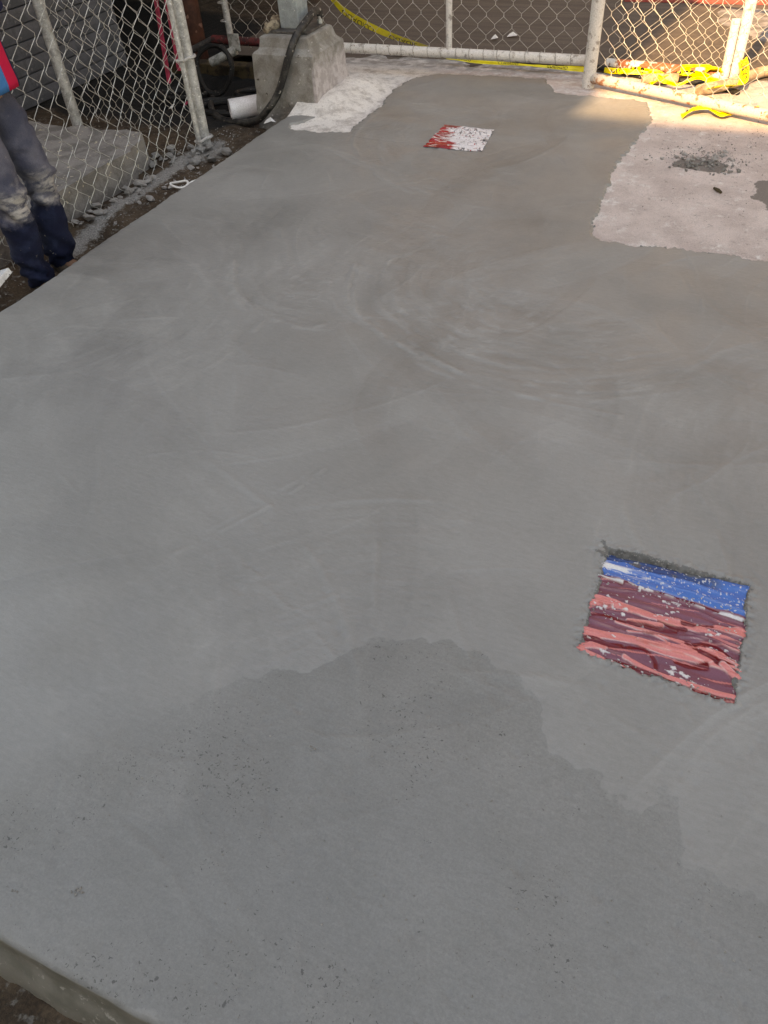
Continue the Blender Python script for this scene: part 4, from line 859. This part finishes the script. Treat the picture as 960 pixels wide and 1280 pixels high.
def film_box(name, label, quad, far):
    (tl, tr, br, bl) = quad; cx = sum(p[0] for p in quad) / 4; cy = sum(p[1] for p in quad) / 4
    N = 200; u = np.linspace(0, 1, N); U, V = np.meshgrid(u, u)        # V runs from the far edge to the near edge
    def bil(k): return (tl[k] * (1 - U) + tr[k] * U) * (1 - V) + (bl[k] * (1 - U) + br[k] * U) * V
    PXX, PYY = bil(0) - cx, bil(1) - cy
    e = np.minimum.reduce([U, 1 - U, V, 1 - V])
    sd_ = 500 if far else 400
    wv = V - 0.05 * U * (V - .3) + 0.09 * (fbm(U * 1.8, V * 2.6, sd_, 3) - 0.5) + 0.05 * (fbm(U * 4, V * 6, sd_ + 1, 2) - 0.5) * U
    a = fbm(U * 1.1 + 2, wv * 9.5, sd_ + 2, 3); b = fbm(U * 2.2, wv * 21 + U * 3.0, sd_ + 3, 2)
    n = 0.74 * a + 0.26 * b
    ridge = 1 - np.abs(2 * fbm(U * 1.4, wv * 15, sd_ + 5, 2) - 1)
    zz = -0.005 + 0.012 * (n - 0.5) + 0.006 * ridge ** 4 - 0.004 * sstep(0.03, 0.0, e) + 0.003 * (fbm(U * 5, V * 5, 9, 2) - 0.5)
    mauve = np.array((0.190, 0.060, 0.090)); pink = np.array((0.64, 0.19, 0.18)); deep = np.array((0.145, 0.002, 0.008)); pale = np.array((0.66, 0.42, 0.42))  # pink mixes film colour over the core with painted highlight
    red = np.array((0.34, 0.006, 0.010))
    C = np.ones((N, N, 3)) * mauve
    def put(m, col): nonlocal C; C = C * (1 - m[..., None]) + m[..., None] * col
    if far:
        pass
    else:
        C = C * (1 + .25 * (fbm(U * 2, wv * 12, 431, 3) - .5))[..., None]
        Wu = U + .02 * (fbm(U * 5, V * 9, 420, 2) - .5); Wv = V + .026 * (fbm(U * 5, V * 7, 421, 3) - .5)
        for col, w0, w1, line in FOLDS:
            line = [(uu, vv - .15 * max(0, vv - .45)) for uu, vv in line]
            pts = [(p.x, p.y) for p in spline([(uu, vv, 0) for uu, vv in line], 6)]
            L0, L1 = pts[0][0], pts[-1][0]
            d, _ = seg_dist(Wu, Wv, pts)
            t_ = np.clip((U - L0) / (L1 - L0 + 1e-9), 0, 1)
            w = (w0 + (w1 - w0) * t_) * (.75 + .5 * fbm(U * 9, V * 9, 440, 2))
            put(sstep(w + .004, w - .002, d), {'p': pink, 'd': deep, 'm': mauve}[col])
            put(.75 * np.exp(-((d - w - .002) / .0035) ** 2) * (col == 'p') * sstep(.35, .55, fbm(U * 8, V * 8, 441, 2)), pale)  # glossy highlight edges painted into the film tint
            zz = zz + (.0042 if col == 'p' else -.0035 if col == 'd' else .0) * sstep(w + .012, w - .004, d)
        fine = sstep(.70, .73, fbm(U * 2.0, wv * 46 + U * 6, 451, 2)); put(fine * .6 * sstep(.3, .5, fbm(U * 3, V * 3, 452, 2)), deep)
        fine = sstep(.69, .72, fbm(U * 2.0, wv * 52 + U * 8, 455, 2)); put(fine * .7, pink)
    wn_ = fbm(U * 26, V * 26, sd_ + 8, 4); wl = fbm(U * 4, V * 5, sd_ + 9, 3)
    white = np.array((0.62, 0.60, 0.60)); rough = np.full((N, N), 0.22)
    if not far:
        bl_ = 0.245 + 0.03 * U + 0.012 * (fbm(U * 9, V * 2, 5, 3) - .5) * 2
        blue = np.array((0.025, 0.135, 0.42)); navy = np.array((0.012, 0.03, 0.10))
        mb = sstep(.004, -.004, V - bl_); C = C * (1 - mb[..., None]) + mb[..., None] * blue
        top = sstep(.02, -.02, V - (.085 + .02 * U) - .05 * (fbm(U * 6, V * 6, 15, 3) - .5))
        tm = top * sstep(.86, .66, U); zz = zz - 0.006 * tm
        C = C * (1 - .8 * tm[..., None]) + .8 * tm[..., None] * navy
        g_ = tm * sstep(.5, .62, fbm(U * 10, V * 14, 19, 3)); put(g_ * .9, np.array((0.09, 0.09, 0.088)))
        sm = sstep(.55, .05, U + .15 * (wl - .5)) * np.exp(-((V - .15 - .10 * U) / .030) ** 2); put(np.clip(sm * 1.6 * sstep(.35, .6, fbm(U * 8, V * 50, 23, 3)), 0, 1) , white)
        line = np.exp(-((V - bl_ - .015 - .02 * fbm(U * 6, V * 0, 29, 2)) / .012) ** 2) * sstep(.42, .52, fbm(U * 20, V * 24, 27, 3)); put(np.clip(line * 1.5, 0, 1), white); zz = zz + .002 * line
        sp = sstep(.72, .75, fbm(U * 75, V * 75, 35, 3)) * mb * .8; put(sp, white)
        
        blot = sstep(.675, .70, .5 * fbm(U * 30, V * 42, 46, 4) + .5 * fbm(U * 6, V * 9, 45, 3)) * (1 - mb); put(blot * .9, white); zz = zz + .0025 * blot; rough = rough + .5 * blot
    else:
        put(np.ones((N, N)), red); put(sstep(.5, .6, a) * .5, deep)
        cov = sstep(.24, .36, U + .55 * (fbm(U * 3, V * 9, 57, 4) - .5) - .22 * (V - .35)) * sstep(.22, .27, wn_)
        put(cov, np.array((0.60, 0.56, 0.57))); rough = rough + .55 * cov; zz = zz + .004 * cov * wn_ + .004
        crack = sstep(.05, .015, np.abs(fbm(U * 8, V * 9, 61, 3) - .5)) * cov * sstep(.36, .46, fbm(U * 5, V * 5, 62, 2)); put(crack * .85, np.array((0.06, 0.05, 0.05))); zz = zz - .003 * crack
        st2 = sstep(.66, .69, fbm(U * 7, V * 40, 63, 3)) * sstep(.45, .2, U); put(st2 * .9, np.array((0.58, 0.52, 0.52)))
        zz = zz + .004; hole = sstep(.012, -.004, np.hypot((U - .95) * 1.2, (V - .52)) - .075 + .04 * (wn_ - .5)); zz = zz - .03 * hole; put(hole, np.array((0.02, 0.015, 0.015)))
    t = thing(name, label, 'formwork block', (cx, cy, -0.03))
    co_ = np.stack([PXX, PYY, zz + 0.03], -1).reshape(-1, 3)
    id_ = np.arange(N * N).reshape(N, N); q_ = np.stack([id_[:-1, :-1], id_[1:, :-1], id_[1:, 1:], id_[:-1, 1:]], -1).reshape(-1, 4)
    nt = NT(name + '_film'); at_ = nt.attr('tint', True)
    gr = nt.noise(240, 3); nt.bump(nt.math('ADD', gr, nt.noise(60, 3, .6, nt.mapping((.35, 2.5, 1)))), 0.15, 0.003)
    nt.b.inputs['Coat Weight'].default_value = 0.30; nt.b.inputs['Coat Roughness'].default_value = 0.08
    m_ = nt.done(nt.scale(at_, nt.ramp(gr, .2, .8, .9, 1.1)), nt.attr('rgh'), 0, .35)
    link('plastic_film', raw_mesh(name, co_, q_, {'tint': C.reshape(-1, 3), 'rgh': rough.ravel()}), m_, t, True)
    MB().box((min(PXX[0, 0], PXX[-1, 0]) + .006, PYY[-1, :].max() + .006, -0.06), (PXX[:, -1].min() - .006, PYY[0, :].min() - .006, 0.008)).build('block_core', M['white_plastic'], t)
    # cement lumps stuck to the film
    m = MB(); rr = random.Random(sd_); base = [rock_mesh(s, 10) for s in (60, 61, 62)]
    def at(uu, vv): i = min(N - 1, int(vv * N)); j = min(N - 1, int(uu * N)); return Vector((PXX[i, j], PYY[i, j], zz[i, j] + .03))
    for cu, cv, k in (((.62, .27, 8), (.9, .45, 8), (.95, .66, 10), (.97, .74, 10), (.16, .60, 8), (.08, .32, 6), (.25, .25, 10), (.40, .27, 8), (.55, .29, 6), (.86, .26, 5), (.74, .92, 8), (.75, .47, 4)) if not far else ((.5, .3, 14), (.7, .5, 14), (.6, .7, 14), (.4, .85, 10), (.8, .2, 10))):
        for _ in range(k):
            s = rr.uniform(.0012, .0038) * (1.6 if far else 1); b = rr.choice(base); R = Matrix.Rotation(rr.uniform(0, 6.3), 3, 'Z')
            p = at(min(.98, max(.02, cu + rr.gauss(0, .035))), min(.98, max(.02, cv + rr.gauss(0, .02))))
            m.add([R @ Vector((v.co.x * s * 1.6, v.co.y * s, v.co.z * s * .8)) + p for v in b.vertices], [tuple(pp.vertices) for pp in b.polygons])
    tag(m.build('cement_splatter', M['rubble_pale'], t), kind='stuff')
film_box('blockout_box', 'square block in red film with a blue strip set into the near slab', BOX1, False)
film_box('blockout_box', 'red film block smeared with white cement in the far slab', BOX2, True)

# ------------------------------------------------------------------ the worker beside the slab
def skin(name, V, E, R, sub=2, root=0):
    me = bpy.data.meshes.new(name); me.from_pydata(V, E, []); o = bpy.data.objects.new(name, me); COL.objects.link(o)
    md = o.modifiers.new('s', 'SKIN'); md.use_smooth_shade = True; md.branch_smoothing = 0.6
    for i, r in enumerate(R):
        sv = me.skin_vertices[0].data[i]; sv.radius = r if isinstance(r, tuple) else (r, r); sv.use_root = (i == root)
    ss = o.modifiers.new('d', 'SUBSURF'); ss.levels = sub; ss.render_levels = sub
    bpy.context.view_layer.update()
    out = bpy.data.meshes.new_from_object(o.evaluated_get(bpy.context.evaluated_depsgraph_get()))
    bpy.data.objects.remove(o); bpy.data.meshes.remove(me); out.name = name; return out
G0 = -0.205; B = Vector((-3.09, 2.535, G0))
def L3(x, y, z): return (x, y, z)
# joints relative to B; x towards the slab, -y is the person's right
hipL, hipR = (-0.01, 0.095, 0.90), (-0.01, -0.085, 0.90)
kneeL, kneeR = (0.055, 0.115, 0.49), (0.07, -0.105, 0.48)
ankL, ankR = (0.005, 0.105, 0.10), (0.03, -0.10, 0.10)
toeL, toeR = (0.15, 0.12, 0.035), (0.17, -0.12, 0.035)
V = [(-0.02, 0, 0.95), hipL, kneeL, ankL, toeL, hipR, kneeR, ankR, toeR, (-0.02, 0, 1.12), (0.0, 0, 1.32), (-0.01, 0, 1.43), (0.0, 0, 1.50), (0.02, 0, 1.60), (0.02, 0, 1.69),
     (-0.01, 0.17, 1.39), (-0.04, 0.25, 1.14), (0.15, 0.16, 1.32), (0.19, 0.13, 1.39), (-0.01, -0.17, 1.39), (-0.04, -0.25, 1.14), (0.15, -0.16, 1.32), (0.19, -0.13, 1.39)]
E = [(0, 1), (1, 2), (2, 3), (3, 4), (0, 5), (5, 6), (6, 7), (7, 8), (0, 9), (9, 10), (10, 11), (11, 12), (12, 13), (13, 14), (11, 15), (15, 16), (16, 17), (17, 18), (11, 19), (19, 20), (20, 21), (21, 22)]
R = [(.10, .13), .085, .055, .04, .035, .085, .055, .04, .035, (.10, .13), (.11, .15), (.07, .09), .05, .085, .075, .055, .042, .03, .03, .055, .042, .03, .03]
# fingers and a face keep the figure whole above the frame
for sgn in (1, -1):
    w = 18 if sgn > 0 else 22
    for i, (dx, dy, l) in enumerate(((0.03, 0.03, 0.05), (0.03, 0.01, 0.06), (0.028, -0.01, 0.058), (0.022, -0.028, 0.045))):
        k = len(V); p = V[w]
        V += [(p[0] + dx, p[1] + sgn * dy, p[2] + 0.045), (p[0] + dx + .012, p[1] + sgn * dy, p[2] + 0.045 + l * .6), (p[0] + dx, p[1] + sgn * dy, p[2] + 0.045 + l)]
        E += [(w, k), (k, k + 1), (k + 1, k + 2)]; R += [.010, .009, .008]
    k = len(V); p = V[w]; V += [(p[0] + .02, p[1] - sgn * .035, p[2] + .02), (p[0] + .035, p[1] - sgn * .045, p[2] + .05)]; E += [(w, k), (k, k + 1)]; R += [.011, .009]
k = len(V); V += [(0.105, 0, 1.63)]; E += [(13, k)]; R += [.014]                      # nose
M['skin'] = worn('skin', (0.26, 0.14, 0.09), (0.23, 0.12, 0.08), 0.55, 8, 0.05)
bm_ = skin('person', V, E, R, 2)
person = link('person', bm_, M['skin']); person.location = B
tag(person, 'worker in stained blue jeans standing between the left gate and slab', 'person')
# jeans
nt = NT('stained_denim')
sp_ = nt.t.nodes.new('ShaderNodeSeparateXYZ'); nt.t.links.new(nt.co.outputs['Object'], sp_.inputs[0])
zz_ = nt.math('ADD', sp_.outputs['Z'], nt.math('MULTIPLY', nt.math('SUBTRACT', nt.noise(11, 5), .5), .26))
cl = nt.mix(nt.ramp(nt.noise(8, 5), .35, .65), nt.rgb((0.055, 0.058, 0.085)), nt.rgb((0.11, 0.108, 0.135)))
cl = nt.mix(nt.ramp(zz_, .46, .38), cl, nt.mix(nt.ramp(nt.noise(14, 5), .4, .7), nt.rgb((0.007, 0.010, 0.028)), nt.rgb((0.016, 0.024, 0.055))))
dust = nt.math('MULTIPLY', nt.ramp(zz_, .40, .47), nt.ramp(zz_, .60, .50))
dust = nt.math('MULTIPLY', dust, nt.ramp(sp_.outputs['X'], .05, .14))
cl = nt.mix(nt.math('MULTIPLY', dust, nt.ramp(nt.noise(16, 5, .6, nt.mapping((1, 1, 2.5))), .36, .58)), cl, nt.rgb((0.40, 0.37, 0.35)))
cl = nt.mix(nt.ramp(nt.noise(38, 4), .68, .78), cl, nt.rgb((0.22, 0.21, 0.21)))
gr = nt.noise(420, 2); cl = nt.scale(cl, nt.ramp(gr, .25, .75, .8, 1.2))
nt.bump(nt.math('ADD', nt.math('MULTIPLY', gr, .3), nt.noise(30, 4, .6, nt.mapping((1, 1, 2)))), .5, .008)
M['denim'] = nt.done(cl, .9, 0, .2)
def between(a, b, t): return tuple(a[i] + (b[i] - a[i]) * t for i in range(3))
JV = [(-0.02, 0, 0.96)]; JE = []; JR = [(.115, .155)]
for hp_, kn, an in ((hipL, kneeL, ankL), (hipR, kneeR, ankR)):
    ch = [hp_, between(hp_, kn, .5), kn, between(kn, an, .35), between(kn, an, .75), (an[0], an[1], an[2] - 0.055)]
    pr = 0
    for p, r in zip(ch, ((.10, .105), .100, .094, .088, .086, .090)):
        JV.append(p); JR.append(r if isinstance(r, tuple) else (r, r)); JE.append((pr, len(JV) - 1)); pr = len(JV) - 1
JV.append((-0.02, 0, 1.06)); JR.append((.11, .15)); JE.append((0, len(JV) - 1))
jm = skin('jeans', JV, JE, JR, 3)
cc = np.zeros(len(jm.vertices) * 3, np.float32); jm.vertices.foreach_get('co', cc); cc = cc.reshape(-1, 3).astype(float)
nn = np.zeros(len(jm.vertices) * 3, np.float32); jm.vertices.foreach_get('normal', nn); nn = nn.reshape(-1, 3).astype(float)
side_ = np.where(cc[:, 1] > 0, 0.0, 7.3)
th = np.arctan2(cc[:, 1] - np.where(cc[:, 1] > 0, .105, -.10), cc[:, 0] - .03)
zf = cc[:, 2] + 0.035 * np.sin(th + side_) + 0.02 * np.sin(2 * th + side_)
fold = np.abs(2 * fbm(zf * 17 + side_, th * 0.55, 801, 2) - 1)
fold2 = np.abs(2 * fbm(zf * 30 + side_, th * 0.8, 802, 2) - 1)
amp = 0.014 + 0.045 * np.exp(-((cc[:, 2] - 0.46) / .09) ** 2) + 0.040 * np.exp(-((cc[:, 2] - 0.16) / .08) ** 2) + .016 * np.exp(-((cc[:, 2] - 0.8) / .1) ** 2)
cc += nn * ((fold - .45) * amp + (fold2 - .45) * amp * .45)[:, None]
jm.vertices.foreach_set('co', cc.astype(np.float32).ravel()); jm.update()
link('jeans', jm, M['denim'], person, True)
# jersey with vertical stripes
nt = NT('striped_jersey'); sp_ = nt.t.nodes.new('ShaderNodeSeparateXYZ'); nt.t.links.new(nt.co.outputs['Object'], sp_.inputs[0])
yy = sp_.outputs['Y']
def bandm(a, b): return nt.math('MULTIPLY', nt.ramp(yy, a - .003, a + .003), nt.ramp(yy, b + .003, b - .003))
cj = nt.rgb((0.014, 0.018, 0.05))
cj = nt.mix(bandm(.07, .155), cj, nt.rgb((0.55, 0.012, 0.055)))
cj = nt.mix(bandm(-.03, .07), cj, nt.rgb((0.02, 0.16, 0.38)))
cj = nt.mix(bandm(-.10, -.03), cj, nt.rgb((0.55, 0.012, 0.055)))
cj = nt.mix(bandm(-.19, -.10), cj, nt.rgb((0.02, 0.16, 0.38)))
nt.bump(nt.noise(24, 4), .4, .006)
M['jersey'] = nt.done(cj, .75, 0, .2)
m = MB(); rings = [(.895, .145, .235), (.92, .150, .238), (1.0, .145, .225), (1.15, .138, .205), (1.30, .135, .205), (1.38, .115, .19), (1.43, .08, .12), (1.46, .06, .075)]
NS = 48; vv = []
for (z, rx_, ry_) in [(.897, .135, .225)] + rings:
    for k in range(NS):
        t = 2 * math.pi * k / NS; w = 1 + .05 * math.sin(5 * t + z * 6) * max(0, 1.15 - z) * 2
        vv.append((-.01 + rx_ * math.cos(t) * w, ry_ * math.sin(t) * w, z + (.015 * math.sin(2 * t + 1) if z < .93 else 0)))
m.add(vv, [(j * NS + k, j * NS + (k + 1) % NS, (j + 1) * NS + (k + 1) % NS, (j + 1) * NS + k) for j in range(len(rings)) for k in range(NS)])
for sg in (1, -1): m.tube(spline([(-.01, sg * .13, 1.385), (-.015, sg * .20, 1.33), (-.03, sg * .245, 1.17)], 4), [.085] * 5 + [.08, .078, .076, .075], 16, False)
sm_ = mesh('shirt', m.v, m.f)
shirt = link('shirt', sm_, M['jersey'], person, True)
M['boot'] = worn('rubber_boot', (0.03, 0.024, 0.02), (0.10, 0.07, 0.05), .6, 16, .3)
for an, to in ((ankL, toeL), (ankR, toeR)):
    MB().tube(spline([(an[0] - .01, an[1], .20), (an[0] - .005, an[1], .13), (an[0] + .005, an[1], .075), (an[0] + .06, an[1] + (to[1] - an[1]) * .4, .05), (to[0] - .02, to[1], .042), (to[0] + .05, to[1], .034), (to[0] + .085, to[1], .030)], 4),
              [.055] * 8 + [.052] * 4 + [.046] * 6 + [.044] * 4 + [.036, .026, .012], 12).build('boot', M['boot'], person, True)
M['hair'] = worn('dark_hair', (0.015, 0.012, 0.01), (0.03, 0.022, 0.018), .6, 40, .5)
hm = skin('hair', [(-0.02, 0, 1.66), (-0.01, 0, 1.72), (0.03, 0, 1.755)], [(0, 1), (1, 2)], [(.09, .09), (.092, .09), (.07, .075)], 2)
link('hair', hm, M['hair'], person, True)
for s in (.033, -.033):
    MB().tube([(0.088, s, 1.665), (0.096, s, 1.665), (0.100, s, 1.665)], [.012, .011, .003], 10).build('eye', M['ink'], person, True)
    MB().tube([(0.02, s * 2.55, 1.62), (0.0, s * 2.75, 1.65), (0.01, s * 2.6, 1.68)], [.012, .02, .01], 8).build('ear', M['skin'], person, True)
MB().tube([(0.095, .025, 1.583), (0.102, 0, 1.582), (0.095, -.025, 1.583)], [.004, .007, .004], 8).build('mouth', M['pink'], person, True)
